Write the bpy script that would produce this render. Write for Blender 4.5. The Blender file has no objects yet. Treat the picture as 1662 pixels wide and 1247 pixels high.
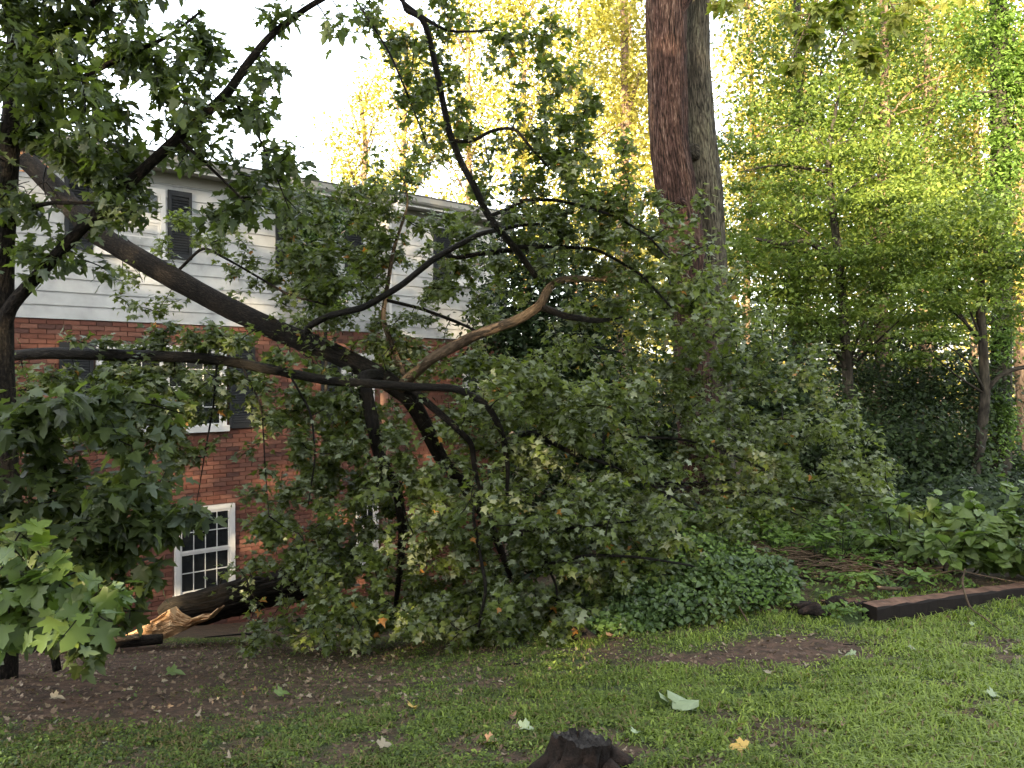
import bpy, math, random
import numpy as np
from mathutils import Matrix, Vector

# ---------------------------------------------------------------- camera, world, sun, exposure
sc = bpy.context.scene
COL = sc.collection
R = np.random.default_rng(7)
random.seed(7)
F, CXP, HOR, CZ = 1345.0, 831.0, 610.0, 1.6      # focal length in photo pixels, centre column, horizon row, eye height

cam = bpy.data.cameras.new('camera'); camo = bpy.data.objects.new('camera', cam); COL.objects.link(camo)
cam.sensor_width = 36; cam.lens = 36 * F / 1662; cam.clip_end = 2000; cam.clip_start = .05
camo.location = (0, 0, CZ); camo.rotation_euler = (math.radians(90) - math.atan((623.5 - HOR) / F), 0, 0)
sc.camera = camo

SUN_EL, SUN_AZ = math.radians(12.0), math.radians(200.0)   # azimuth clockwise from +Y: behind the camera, a little to the left
w = bpy.data.worlds.new('World'); sc.world = w; w.use_nodes = True
wn = w.node_tree.nodes; wl = w.node_tree.links
bg = wn['Background']; sky = wn.new('ShaderNodeTexSky'); sky.sky_type = 'NISHITA'; sky.sun_disc = False
sky.sun_elevation = SUN_EL; sky.sun_rotation = SUN_AZ; sky.dust_density = 3.0; sky.air_density = 1.0; sky.ozone_density = 1.2
hs = wn.new('ShaderNodeHueSaturation'); hs.inputs['Saturation'].default_value = .35   # desaturated to whiten the sky and neutralise the blue fill
wl.new(sky.outputs[0], hs.inputs['Color']); wl.new(hs.outputs[0], bg.inputs[0]); bg.inputs[1].default_value = .15
sd = Vector((math.sin(SUN_AZ) * math.cos(SUN_EL), math.cos(SUN_AZ) * math.cos(SUN_EL), math.sin(SUN_EL)))
sun = bpy.data.lights.new('sun', 'SUN'); sun.energy = 5.0; sun.angle = math.radians(.5); sun.color = (1, .79, .50)
suno = bpy.data.objects.new('sun', sun); COL.objects.link(suno); suno.rotation_euler = sd.to_track_quat('Z', 'Y').to_euler()
suno.location = (-20, -30, 30)
sc.view_settings.view_transform = 'Standard'; sc.view_settings.look = 'None'; sc.view_settings.gamma = 1
sc.view_settings.use_curve_mapping = False; sc.view_settings.exposure = 3.25
sc.cycles.max_bounces = 8; sc.cycles.transparent_max_bounces = 8

# ---------------------------------------------------------------- small maths helpers
def at(px, py, Y):
    return np.array([(px - CXP) / F * Y, Y, CZ + (HOR - py) / F * Y])

def sstep(a, b, x):
    t = np.clip((np.asarray(x, float) - a) / (b - a), 0, 1); return t * t * (3 - 2 * t)

def hash3(i, j, k, s=0):
    h = (i * 374761393 + j * 668265263 + k * 2147483647 + s * 144269504) & 0xffffffff
    h = ((h ^ (h >> 13)) * 1274126177) & 0xffffffff
    return ((h ^ (h >> 16)) & 0xffffff) / float(0xffffff)

def vnoise(x, y, z=0.0, s=0):
    x, y, z = np.broadcast_arrays(np.asarray(x, float), np.asarray(y, float), np.asarray(z, float))
    i, j, k = (np.floor(v).astype(np.int64) for v in (x, y, z))
    fx, fy, fz = x - i, y - j, z - k
    fx, fy, fz = (v * v * (3 - 2 * v) for v in (fx, fy, fz))
    r = 0
    for a in (0, 1):
        for b in (0, 1):
            for c in (0, 1):
                r = r + hash3(i + a, j + b, k + c, s) * (fx if a else 1 - fx) * (fy if b else 1 - fy) * (fz if c else 1 - fz)
    return r

def fbm(x, y, z=0.0, o=3, s=0):
    r, a, t = 0, 1, 0
    for q in range(o):
        r = r + a * vnoise(np.asarray(x) * 2 ** q, np.asarray(y) * 2 ** q, np.asarray(z) * 2 ** q, s + q); t += a; a *= .5
    return r / t

def unit(v):
    return v / np.maximum(np.linalg.norm(v, axis=-1, keepdims=True), 1e-9)

# ---------------------------------------------------------------- materials
def nmat(name):
    m = bpy.data.materials.new(name); m.use_nodes = True
    nt = m.node_tree; b = nt.nodes['Principled BSDF']
    return m, nt, b

def ramp(nt, fac, stops, pos=None):
    r = nt.nodes.new('ShaderNodeValToRGB'); el = r.color_ramp.elements
    n = len(stops)
    for i, c in enumerate(stops):
        p = pos[i] if pos else i / (n - 1)
        if i < 2: e = el[i]; e.position = p
        else: e = el.new(p)
        e.color = (*c, 1)
    nt.links.new(fac, r.inputs[0]); return r.outputs[0]

def noise(nt, scale, detail=5, vec=None, rough=.6, dist=0):
    n = nt.nodes.new('ShaderNodeTexNoise'); n.inputs['Scale'].default_value = scale; n.inputs['Detail'].default_value = detail
    n.inputs['Roughness'].default_value = rough; n.inputs['Distortion'].default_value = dist
    if vec is not None: nt.links.new(vec, n.inputs['Vector'])
    return n.outputs[0]

def bump(nt, b, h, strength, dist=.01):
    n = nt.nodes.new('ShaderNodeBump'); n.inputs['Strength'].default_value = strength; n.inputs['Distance'].default_value = dist
    nt.links.new(h, n.inputs['Height']); nt.links.new(n.outputs[0], b.inputs['Normal'])

def attr(nt, name):
    a = nt.nodes.new('ShaderNodeAttribute'); a.attribute_name = name; return a

def geo(nt): return nt.nodes.new('ShaderNodeNewGeometry')

def mixc(nt, f, a, b):
    m = nt.nodes.new('ShaderNodeMix'); m.data_type = 'RGBA'
    for sock, v in ((m.inputs[0], f), (m.inputs[6], a), (m.inputs[7], b)):
        if isinstance(v, (tuple, list)): sock.default_value = (*v, 1)
        elif isinstance(v, (int, float)): sock.default_value = v
        else: nt.links.new(v, sock)
    return m.outputs[2]

def leafmat(name, stops, under, transl=.35, rough=.42, pos=None, tcol=None, spec=.32):
    m, nt, b = nmat(name)
    c = ramp(nt, attr(nt, 'tint').outputs['Fac'], stops, pos)
    n = noise(nt, 60, 2)
    c2 = mixc(nt, n, c, c)
    g = geo(nt)
    c3 = mixc(nt, g.outputs['Backfacing'], c2, under) if under else c2
    nt.links.new(c3, b.inputs['Base Color']); b.inputs['Roughness'].default_value = rough
    b.inputs['Specular IOR Level'].default_value = spec
    t = nt.nodes.new('ShaderNodeBsdfTranslucent')
    mm = nt.nodes.new('ShaderNodeMix'); mm.data_type = 'RGBA'; mm.blend_type = 'MULTIPLY'; mm.inputs[0].default_value = 1
    nt.links.new(c2, mm.inputs[6]); mm.inputs[7].default_value = (*(tcol or (1.5, 1.7, .6)), 1)
    nt.links.new(mm.outputs[2], t.inputs[0])
    x = nt.nodes.new('ShaderNodeMixShader'); x.inputs[0].default_value = transl
    nt.links.new(b.outputs[0], x.inputs[1]); nt.links.new(t.outputs[0], x.inputs[2])
    nt.links.new(x.outputs[0], nt.nodes['Material Output'].inputs[0])
    return m

def barkmat(name, stops, scale=26, bs=.9, pos=None, rough=.85, patch=None):
    m, nt, b = nmat(name)
    a = attr(nt, 'bk').outputs['Vector']
    n1 = noise(nt, scale, 7, a, .65, .4)
    c = ramp(nt, n1, stops, pos)
    n2 = noise(nt, 9, 4, a)
    if patch:
        f = ramp(nt, n2, [(0, 0, 0), (1, 1, 1)], [.53, .56]); c = mixc(nt, f, c, patch)
    n3 = noise(nt, 5, 4, a, .6); var = ramp(nt, n3, [(.45, .43, .42), (1, 1, 1), (1.35, 1.4, 1.25)], [.35, .5, .68])
    mm = nt.nodes.new('ShaderNodeMix'); mm.data_type = 'RGBA'; mm.blend_type = 'MULTIPLY'; mm.inputs[0].default_value = 1
    nt.links.new(c, mm.inputs[6]); nt.links.new(var, mm.inputs[7])
    nt.links.new(mm.outputs[2], b.inputs['Base Color']); b.inputs['Roughness'].default_value = rough; b.inputs['Specular IOR Level'].default_value = .12
    bump(nt, b, n1, bs, .035); return m

def plain(name, stops, scale=8, rough=.7, bs=.3, bd=.005, pos=None, metal=0):
    m, nt, b = nmat(name)
    tc = nt.nodes.new('ShaderNodeTexCoord').outputs['Object']
    n = noise(nt, scale, 6, tc)
    nt.links.new(ramp(nt, n, stops, pos), b.inputs['Base Color']); b.inputs['Roughness'].default_value = rough
    b.inputs['Metallic'].default_value = metal; b.inputs['Specular IOR Level'].default_value = .2
    if bs: bump(nt, b, n, bs, bd)
    return m

M = {}
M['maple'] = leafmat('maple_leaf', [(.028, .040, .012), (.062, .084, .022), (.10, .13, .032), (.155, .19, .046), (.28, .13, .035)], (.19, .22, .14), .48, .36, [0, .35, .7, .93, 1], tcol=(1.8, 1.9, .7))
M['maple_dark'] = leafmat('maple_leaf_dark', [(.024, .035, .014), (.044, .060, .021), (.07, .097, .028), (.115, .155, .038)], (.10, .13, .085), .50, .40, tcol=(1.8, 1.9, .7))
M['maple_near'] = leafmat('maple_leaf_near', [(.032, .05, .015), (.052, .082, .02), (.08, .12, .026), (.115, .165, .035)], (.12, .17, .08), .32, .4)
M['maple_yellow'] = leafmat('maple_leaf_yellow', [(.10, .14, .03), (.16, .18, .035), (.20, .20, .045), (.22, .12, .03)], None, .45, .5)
M['sunwood'] = leafmat('woodland_leaf', [(.10, .10, .024), (.19, .185, .04), (.30, .28, .07), (.38, .33, .11)], None, .42, .5, tcol=(1.5, 1.4, .5))  # leaf colours raised and yellowed to paint in extra low sun
M['dogwood'] = leafmat('dogwood_leaf', [(.032, .052, .013), (.062, .094, .019), (.10, .14, .026), (.16, .19, .035)], None, .38, .45)
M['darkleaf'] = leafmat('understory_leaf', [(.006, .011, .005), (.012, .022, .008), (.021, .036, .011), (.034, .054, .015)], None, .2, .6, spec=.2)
M['ivy'] = leafmat('ivy_leaf', [(.014, .026, .011), (.032, .056, .018), (.055, .09, .024), (.09, .14, .035)], None, .2, .35)
M['weed'] = leafmat('weed_leaf', [(.04, .075, .018), (.07, .12, .025), (.10, .165, .03), (.13, .20, .045)], None, .35, .5)
M['shrub'] = leafmat('shrub_leaf', [(.04, .062, .018), (.07, .10, .028), (.10, .145, .038), (.145, .20, .07)], (.075, .12, .04), .35, .42)
M['lawnweed'] = leafmat('lawn_weed_leaf', [(.03, .046, .011), (.06, .092, .017), (.13, .18, .03), (.24, .30, .065)], None, .35, .45)
M['grass'] = leafmat('grass_blade', [(.15, .11, .05), (.06, .07, .015), (.075, .108, .018), (.13, .18, .028), (.21, .27, .05)], None, .3, .55, [0, .12, .4, .75, 1])
M['litter'] = leafmat('dead_leaf', [(.06, .036, .024), (.11, .07, .042), (.18, .13, .085), (.25, .20, .14), (.15, .17, .11)], None, .1, .6)
M['yellowleaf'] = leafmat('yellow_leaf', [(.36, .24, .06), (.42, .29, .09)], None, .15, .5)
M['tanleaf'] = leafmat('tan_leaf', [(.24, .13, .07), (.30, .17, .09)], None, .1, .5)
M['paleleaf'] = leafmat('pale_leaf', [(.13, .17, .09), (.24, .29, .17)], (.08, .13, .05), .1, .5)

M['bark'] = barkmat('maple_bark', [(.003, .0025, .002), (.008, .0065, .005), (.022, .017, .013), (.065, .052, .041)], 80, 1.0, [0.3, .45, .6, .75])
M['barkwet'] = barkmat('wet_bark', [(.003, .0025, .002), (.009, .0075, .006), (.03, .025, .02)], 80, .8, [.3, .5, .75], rough=.5)
M['barkpale'] = barkmat('pale_branch_bark', [(.03, .022, .015), (.085, .06, .038), (.15, .11, .075)], 60, .8, [.3, .5, .7], patch=(.26, .165, .095))
M['barkred'] = barkmat('red_brown_bark', [(.004, .003, .002), (.026, .0135, .010), (.062, .033, .025), (.15, .105, .085)], 60, 1.0, [.38, .46, .56, .68])
M['barkgrey'] = barkmat('grey_bark', [(.007, .006, .005), (.032, .028, .020), (.07, .062, .045), (.13, .12, .09)], 60, 1.0, [.38, .46, .56, .68])
M['barkfar'] = barkmat('woodland_bark', [(.04, .025, .016), (.11, .075, .05), (.19, .13, .09)], 14, .6, [.3, .5, .7])
M['barkdark'] = barkmat('dark_bark', [(.008, .007, .005), (.025, .022, .017), (.045, .04, .03)], 20, .7, [.3, .5, .7])
M['split'] = plain('splintered_wood', [(.18, .095, .045), (.42, .26, .135), (.52, .37, .22)], 9, .7, .9, .02, [.3, .5, .7])
M['splitorange'] = plain('torn_orange_wood', [(.32, .13, .05), (.55, .27, .12)], 12, .7, .5)
M['rot'] = plain('rotten_wood', [(.004, .003, .0025), (.012, .008, .006), (.03, .018, .013)], 14, .9, 1.0, .03, [.35, .5, .7])
M['stumptop'] = plain('stump_top', [(.008, .007, .0065), (.024, .021, .019), (.07, .063, .056)], 30, .85, 1.0, .015, [.35, .52, .75])
M['timber_top'] = plain('timber_top', [(.045, .027, .02), (.12, .068, .046), (.20, .118, .08)], 11, .8, .8, .02, [.3, .5, .7])
M['timber'] = plain('timber_side_shade', [(.004, .003, .0025), (.014, .010, .008)], 22, .85, .6)  # colour cut well below the top's, painting the side face's shade
M['siding'] = plain('siding_paint', [(.24, .24, .23), (.34, .34, .33), (.40, .40, .39)], 2.3, .55, .1, .005, [.3, .45, .62])
M['trim'] = plain('white_trim', [(.44, .43, .41), (.56, .55, .53)], 3, .5, .05)
M['gutter'] = plain('gutter_paint', [(.22, .21, .19), (.34, .33, .30)], 4, .5, .05)
M['frieze'] = plain('frieze_paint', [(.26, .25, .22), (.35, .34, .31)], 3, .6, .05)
M['shutter'] = plain('black_shutter', [(.010, .011, .012), (.02, .021, .023)], 8, .5, .05)
M['mortar'] = plain('mortar', [(.11, .062, .045), (.155, .09, .068)], 14, .9, .3)
M['roof'] = plain('roof_shingle', [(.03, .03, .032), (.08, .075, .07)], 12, .9, .4)
M['room_shade'] = plain('painted_room_shade', [(.01, .01, .01), (.02, .02, .02)], 2, .9, 0)
M['curtain'] = plain('curtain', [(.16, .13, .11), (.24, .20, .17)], 6, .9, .2)
BR = []
for i, c in enumerate([(.135, .054, .036), (.155, .065, .045), (.115, .046, .033), (.172, .078, .054), (.13, .060, .044), (.08, .039, .031)]):
    BR.append(plain('brick_%s' % 'abcdef'[i], [tuple(v * .8 for v in c), tuple(v * 1.15 for v in c)], 30, .85, .4))
m, nt, b = nmat('window_glass'); b.inputs['Base Color'].default_value = (.012, .014, .015, 1); b.inputs['Roughness'].default_value = .06
b.inputs['Specular IOR Level'].default_value = .5; bump(nt, b, noise(nt, 1.5, 1), .05, .02); M['glass'] = m
m, nt, b = nmat('fence_wire'); b.inputs['Base Color'].default_value = (.3, .32, .32, 1); b.inputs['Roughness'].default_value = .4; b.inputs['Metallic'].default_value = .7; M['metal'] = m

# ground: soil colour mixed with low green by the 'soil' attribute (where grass does not grow)
m, nt, b = nmat('ground_soil')
tc = nt.nodes.new('ShaderNodeTexCoord').outputs['Object']
n1 = noise(nt, 9, 8, tc, .7); n2 = noise(nt, 60, 4, tc)
soil = ramp(nt, n1, [(.018, .012, .009), (.055, .036, .025), (.11, .066, .045), (.16, .095, .065)], [.25, .45, .62, .8])
gr = ramp(nt, n2, [(.012, .02, .007), (.035, .055, .016), (.06, .09, .025)], [.3, .5, .75])
nt.links.new(mixc(nt, attr(nt, 'soil').outputs['Fac'], gr, soil), b.inputs['Base Color']); b.inputs['Roughness'].default_value = .95
b.inputs['Specular IOR Level'].default_value = .2
bump(nt, b, n1, .9, .04); M['ground'] = m

# ---------------------------------------------------------------- object helpers
def thing(name, label, cat, loc, group=None):
    o = bpy.data.objects.new(name, None); COL.objects.link(o); o.location = tuple(loc); o.empty_display_size = .2
    tag(o, label, cat, group); return o

def tag(o, label, cat=None, group=None, kind=None):
    if label: o['label'] = label
    if cat: o['category'] = cat
    if group: o['group'] = group
    if kind: o['kind'] = kind
    return o

def origin(p):
    v = np.zeros(3)
    while p is not None: v += np.array(p.location[:]); p = p.parent
    return v

class MB:
    """collects world-space geometry; build() links it as one mesh object whose origin sits at its parent's or its own centre"""
    def __init__(s): s.v = []; s.f = []; s.mi = []; s.bk = []; s.n = 0
    def add(s, v, f, mi=0, bk=None):
        v = np.asarray(v, float); s.v.append(v); s.f += [tuple(int(i) + s.n for i in q) for q in f]; s.mi += [mi] * len(f)
        s.bk.append(np.asarray(bk, float) if bk is not None else v * 1.0); s.n += len(v)
    def box(s, lo, hi, mi=0, M4=None):
        x0, y0, z0 = lo; x1, y1, z1 = hi
        v = np.array([(x0, y0, z0), (x1, y0, z0), (x1, y1, z0), (x0, y1, z0), (x0, y0, z1), (x1, y0, z1), (x1, y1, z1), (x0, y1, z1)], float)
        if M4 is not None: v = M4(v)
        s.add(v, [(0, 3, 2, 1), (4, 5, 6, 7), (0, 1, 5, 4), (1, 2, 6, 5), (2, 3, 7, 6), (3, 0, 4, 7)], mi)
    def tube(s, pts, rad, sides=8, rough=0, seed=0, mi=0, cap=True, fine=None, ridge=0):
        P = np.asarray(pts, float); r = np.asarray(rad, float) * np.ones(len(P))
        if fine:
            d = np.r_[0, np.cumsum(np.linalg.norm(np.diff(P, axis=0), axis=1))]
            n = max(len(P), int(d[-1] / fine) + 2); t = np.linspace(0, d[-1], n)
            P2 = np.stack([np.interp(t, d, P[:, k]) for k in range(3)], 1); r = np.interp(t, d, r)
            for _ in range(max(1, int(n / len(P) / 2))):
                Q = P2.copy(); Q[1:-1] = (P2[:-2] + 2 * P2[1:-1] + P2[2:]) / 4; P2 = Q
            P = P2
        T = unit(np.gradient(P, axis=0)); L = np.r_[0, np.cumsum(np.linalg.norm(np.diff(P, axis=0), axis=1))]
        ref = np.array([0, 0, 1.0]) if abs(T[0][2]) < .8 else np.array([1.0, 0, 0])
        U = np.zeros_like(P); u = unit(np.cross(T[0], ref))
        for i in range(len(P)):
            u = unit(u - T[i] * np.dot(u, T[i])); U[i] = u
        V = np.cross(T, U); a = np.arange(sides) * 2 * math.pi / sides
        ca, sa = np.cos(a)[None, :], np.sin(a)[None, :]
        rr = r[:, None] * np.ones_like(ca)
        if rough:
            f = 6 if not ridge else ridge
            k = .6 + 0 * ca
            nn = fbm(ca * f * .5 + 7 + seed, sa * f * .5 + 3, L[:, None] * (2.5 if ridge else 8), 3, seed) - .5
            rr = rr * (1 + rough * 2 * nn)
        W = P[:, None, :] + rr[..., None] * (ca[..., None] * U[:, None, :] + sa[..., None] * V[:, None, :])
        bk = np.stack([ca * r.mean() + 0 * rr, sa * r.mean() + 0 * rr, L[:, None] * (.13 if ridge >= 18 else .32) + 0 * rr], -1)
        n = len(P); idx = np.arange(n * sides).reshape(n, sides); q = np.roll(idx, -1, 1)
        f = np.stack([idx[:-1], q[:-1], q[1:], idx[1:]], -1).reshape(-1, 4).tolist()
        if cap: f += [tuple(idx[0][::-1]), tuple(idx[-1])]
        s.add(W.reshape(-1, 3), f, mi, bk.reshape(-1, 3))
    def build(s, name, mats, parent=None, smooth=True, loc=None):
        v = np.concatenate(s.v); o0 = origin(parent) if parent is not None else (np.asarray(loc, float) if loc is not None else np.array([v[:, 0].mean(), v[:, 1].mean(), v[:, 2].min()]))
        me = bpy.data.meshes.new(name); me.from_pydata((v - o0).tolist(), [], s.f)
        if not isinstance(mats, (list, tuple)): mats = [mats]
        for q in mats: me.materials.append(q)
        me.polygons.foreach_set('material_index', s.mi); me.polygons.foreach_set('use_smooth', [smooth] * len(s.f))
        at_ = me.attributes.new('bk', 'FLOAT_VECTOR', 'POINT'); at_.data.foreach_set('vector', np.concatenate(s.bk).ravel())
        me.update(); o = bpy.data.objects.new(name, me); COL.objects.link(o)
        if parent is not None: o.parent = parent
        else: o.location = tuple(o0)
        return o

def fastmesh(name, v, f, tint, mat, parent=None, kind=None):
    """v (n,3) world; f (m,3|4)"""
    o0 = origin(parent) if parent is not None else np.array([0.0, 0, 0])
    me = bpy.data.meshes.new(name); k = f.shape[1]
    me.vertices.add(len(v)); me.vertices.foreach_set('co', (v - o0).astype(np.float32).ravel())
    me.loops.add(f.size); me.loops.foreach_set('vertex_index', f.astype(np.int32).ravel())
    me.polygons.add(len(f)); me.polygons.foreach_set('loop_start', np.arange(len(f), dtype=np.int32) * k)
    me.update(calc_edges=True)
    a = me.attributes.new('tint', 'FLOAT', 'POINT'); a.data.foreach_set('value', tint.astype(np.float32))
    me.materials.append(mat); me.validate()
    o = bpy.data.objects.new(name, me); COL.objects.link(o)
    if parent is not None: o.parent = parent
    if kind: o['kind'] = kind
    return o

# leaf outlines: (x across, y along), fan from an inner point
def outline(half):
    half = np.array(half, float); mir = half[1:-1][::-1] * [-1, 1]
    return np.vstack([half, mir])
MAPLE = outline([(0, 0), (.30, -.10), (.40, .06), (.26, .17), (.56, .36), (.40, .44), (.42, .54), (.20, .47), (.22, .74), (0, 1)])
MAPLE_LO = outline([(0, 0), (.38, -.02), (.25, .16), (.54, .44), (.21, .45), (.20, .72), (0, 1)])
MAPLE_MIN = outline([(0, 0), (.42, .0), (.27, .17), (.55, .46), (.20, .52), (0, 1)])
OVAL = outline([(0, 0), (.22, .25), (.25, .5), (.14, .8), (0, 1)])
HEART = outline([(0, 0), (.30, -.06), (.45, .25), (.30, .62), (0, 1)])
DIAM = np.array([(0, 0), (.32, .45), (0, 1), (-.32, .45)], float)

def leaf_geo(P, T, N, S, shape, curl=None, rng=R):
    n = len(P); T = unit(T); X = unit(np.cross(T, N)); N = np.cross(X, T)
    if len(shape) == 4:
        o = shape; tri = np.array([[0, 1, 2, 3]])
    else:
        o = np.vstack([shape, [(0, .35)]]); c = len(shape); tri = np.array([[i, (i + 1) % c, c] for i in range(c)])
    k = len(o)
    a = rng.uniform(-.05, .35, (n, 1)); b_ = rng.uniform(-.5, .05, (n, 1)); cz = rng.uniform(-.15, .15, (n, 1))
    if curl: a, b_ = a * curl, b_ * curl
    z = a * np.abs(o[None, :, 0]) + b_ * o[None, :, 1] ** 2 + cz * o[None, :, 0] * o[None, :, 1]
    v = P[:, None, :] + S[:, None, None] * (o[None, :, 0, None] * X[:, None, :] + o[None, :, 1, None] * T[:, None, :] + z[..., None] * N[:, None, :])
    f = (tri[None] + (np.arange(n) * k)[:, None, None]).reshape(-1, tri.shape[1])
    return v.reshape(-1, 3), f, k

def leaves(name, P, T, N, S, tint, shape, mat, parent, nparts=0, score=None, curl=None, kind='stuff'):
    """the nparts leaves that show largest are objects of their own (shared variant meshes), the rest one mesh"""
    n = len(P); pick = np.zeros(n, bool)
    if nparts and n > nparts:
        px = CXP + P[:, 0] / P[:, 1] * F; py = HOR - (P[:, 2] - CZ) / P[:, 1] * F
        ok = (px > 5) & (px < 1657) & (py > 5) & (py < 1240)
        sc_ = S / P[:, 1] * ok * (1 + 0.35 * R.random(n)); pick[np.argsort(-sc_)[:nparts]] = True
        vars_ = []
        for k in range(8):
            v, f, kk = leaf_geo(np.zeros((1, 3)), np.array([[0, 1., 0]]), np.array([[0, 0, 1.]]), np.ones(1), shape, curl)
            me = bpy.data.meshes.new('leaf'); me.from_pydata(v.tolist(), [], f.tolist()); me.materials.append(mat)
            a = me.attributes.new('tint', 'FLOAT', 'POINT'); a.data.foreach_set('value', np.full(len(v), (k + .5) / 8.6)); vars_.append(me)
        o0 = origin(parent)
        for i in np.where(pick)[0]:
            t = unit(T[i]); x = unit(np.cross(t, N[i])); nn = np.cross(x, t); s_ = S[i]
            o = bpy.data.objects.new('leaf', vars_[int(min(.999, tint[i]) * 8)]); COL.objects.link(o); o.parent = parent
            m4 = Matrix(((x[0] * s_, t[0] * s_, nn[0] * s_, P[i][0] - o0[0]), (x[1] * s_, t[1] * s_, nn[1] * s_, P[i][1] - o0[1]), (x[2] * s_, t[2] * s_, nn[2] * s_, P[i][2] - o0[2]), (0, 0, 0, 1)))
            o.matrix_basis = m4
    r = ~pick
    v, f, k = leaf_geo(P[r], T[r], N[r], S[r], shape, curl)
    return fastmesh(name, v, f, np.repeat(tint[r], k), mat, parent, kind)

def ldirs(n, droop=.5, up=1.0, flip=.2):
    th = R.uniform(0, 2 * math.pi, n)
    T = np.stack([np.cos(th), np.sin(th), -droop + R.normal(0, .35, n)], 1)
    N = np.stack([R.normal(0, .45, n), R.normal(0, .45, n) - .25, np.full(n, up)], 1)
    fl = R.random(n) < flip; N[fl] *= -1
    return unit(T), unit(N)

# ---------------------------------------------------------------- terrain
def gz(x, y):
    x = np.asarray(x, float); y = np.asarray(y, float)
    L = np.interp(y, [-60, -5, 3.4, 5, 8, 13, 18, 40, 120], [1.5, .3, 0, -.32, -1.0, -2.35, -2.9, -3.6, -4])
    Rr = np.interp(y, [-60, -5, 3.4, 6.35, 6.9, 10.5, 15, 25, 40, 120], [1.5, .3, 0, -.30, -.22, -.22, -.62, -1.5, -2.2, -3])
    t = sstep(-1.6, 2.2, x)
    z = L * (1 - t) + Rr * t
    mound = .16 * np.exp(-((x - 1.9) / 1.1) ** 2 - ((y - 7.6) / .9) ** 2)
    return z + mound + .03 * (fbm(x * 1.3, y * 1.3, 0, 3, 5) - .5) + .012 * (fbm(x * 7, y * 7, 0, 2, 9) - .5)

def soilmask(x, y):
    """1 = bare soil, 0 = grass"""
    px = CXP + x / np.maximum(y, .5) * F; z = gz(x, y); py = HOR - (z - CZ) / np.maximum(y, .5) * F
    n = fbm(x * 1.6, y * 1.6, 0, 4, 21) - .5; n2 = fbm(x * 5, y * 5, 0, 3, 33) - .5
    # brown worn area at the left, mulch in front of the bed, small bare patch round the stump
    left = sstep(960, 480, px + n * 560 + n2 * 420) * sstep(1225, 1140, py + n * 90 + np.clip(px - 300, 0, 500) * .10) * (1 - .10 * sstep(200, 500, px)) * sstep(1036, 1052, py)
    mulch = np.exp(-(((px - 1290) / 150) ** 2 + ((py - 1058 - (1290 - px) * .02) / 26) ** 2)) * 1.5 + np.exp(-(((px - 1080) / 110) ** 2 + ((py - 1075) / 12) ** 2))
    st = np.exp(-(((px - 1010) / 90) ** 2 + ((py - 1225) / 18) ** 2)) * 1.2 + np.exp(-(((px - 840) / 70) ** 2 + ((py - 1235) / 18) ** 2))
    blot = sstep(.08, .20, n * .7 + n2 * .8) * .85
    far = sstep(8.6, 10, y) * .9 + sstep(6.6, 7.2, y) * sstep(0.5, 1.2, x) * .8
    return np.clip(np.maximum.reduce([left, mulch + n2 * .8 * (mulch > .1), st, blot, far]), 0, 1)

def axis(lo, hi, d, far):
    a = list(np.arange(lo, hi, d)); k = d
    x = hi
    while x < far: a.append(x); k *= 1.25; x += k
    k = d; x = lo - k
    while x > -far: a.insert(0, x); k *= 1.25; x -= k
    return np.array(a)
gx = axis(-6, 7, .075, 400); gy = axis(2.2, 9.5, .075, 400)
GX, GY = np.meshgrid(gx, gy)
GZ = gz(GX, GY)
v = np.stack([GX, GY, GZ], -1).reshape(-1, 3)
idx = np.arange(len(v)).reshape(GX.shape)
f = np.stack([idx[:-1, :-1], idx[:-1, 1:], idx[1:, 1:], idx[1:, :-1]], -1).reshape(-1, 4)
sm = soilmask(GX, GY).ravel()
g = fastmesh('ground', v, f, sm, M['ground']); g['kind'] = 'structure'
g.data.attributes.new('soil', 'FLOAT', 'POINT').data.foreach_set('value', sm.astype(np.float32))
g.data.polygons.foreach_set('use_smooth', [True] * len(f))

# ---------------------------------------------------------------- the house
A = .945; D = 17.5; NR = math.hypot(1, A); DX, DY = 1 / NR, A / NR
def W(s, o, z):
    s, o, z = np.broadcast_arrays(np.asarray(s, float), o, z)
    return np.stack([s * DX + o * DY, D + s * DY - o * DX, z], -1)
def wm(v): return W(v[:, 0], v[:, 1], v[:, 2])          # box in (along, out, up) -> world
def sx(px):
    u = (px - CXP) / F; return u * D / (1 - A * u) / DX
def zy(px, py):
    u = (px - CXP) / F; return CZ + (HOR - py) / F * D / (1 - A * u)

S0, S1, SB = -13.0, -.42, sx(618)          # left end, right end, where the projecting bay starts
BAY = .25
ZS = 2.39                                   # bottom of the siding
hb = W(S1, 0, gz(*W(S1, 0, 0)[:2]) - .2)
house = thing('brick_house', 'brick house with white lap siding on its top storey behind the fallen tree', 'house', W((S0 + S1) / 2, 0, -2.9))
H0 = origin(house)
DEPTH = 8.0
mb = MB(); mb.box((S0, -DEPTH, -3.6), (S1, -.02, ZS + .02), M4=wm); mb.box((S0, -DEPTH, ZS + .02), (S1, -.03, 4.72), M4=wm)
mb.box((SB, -.02, -3.6), (S1, BAY - .02, ZS - .06), M4=wm); mb.box((SB + .01, -.03, ZS - .06), (S1 - .01, BAY - .03, 4.72), M4=wm)
mb.build('wall', M['mortar'], house, smooth=False)

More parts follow.
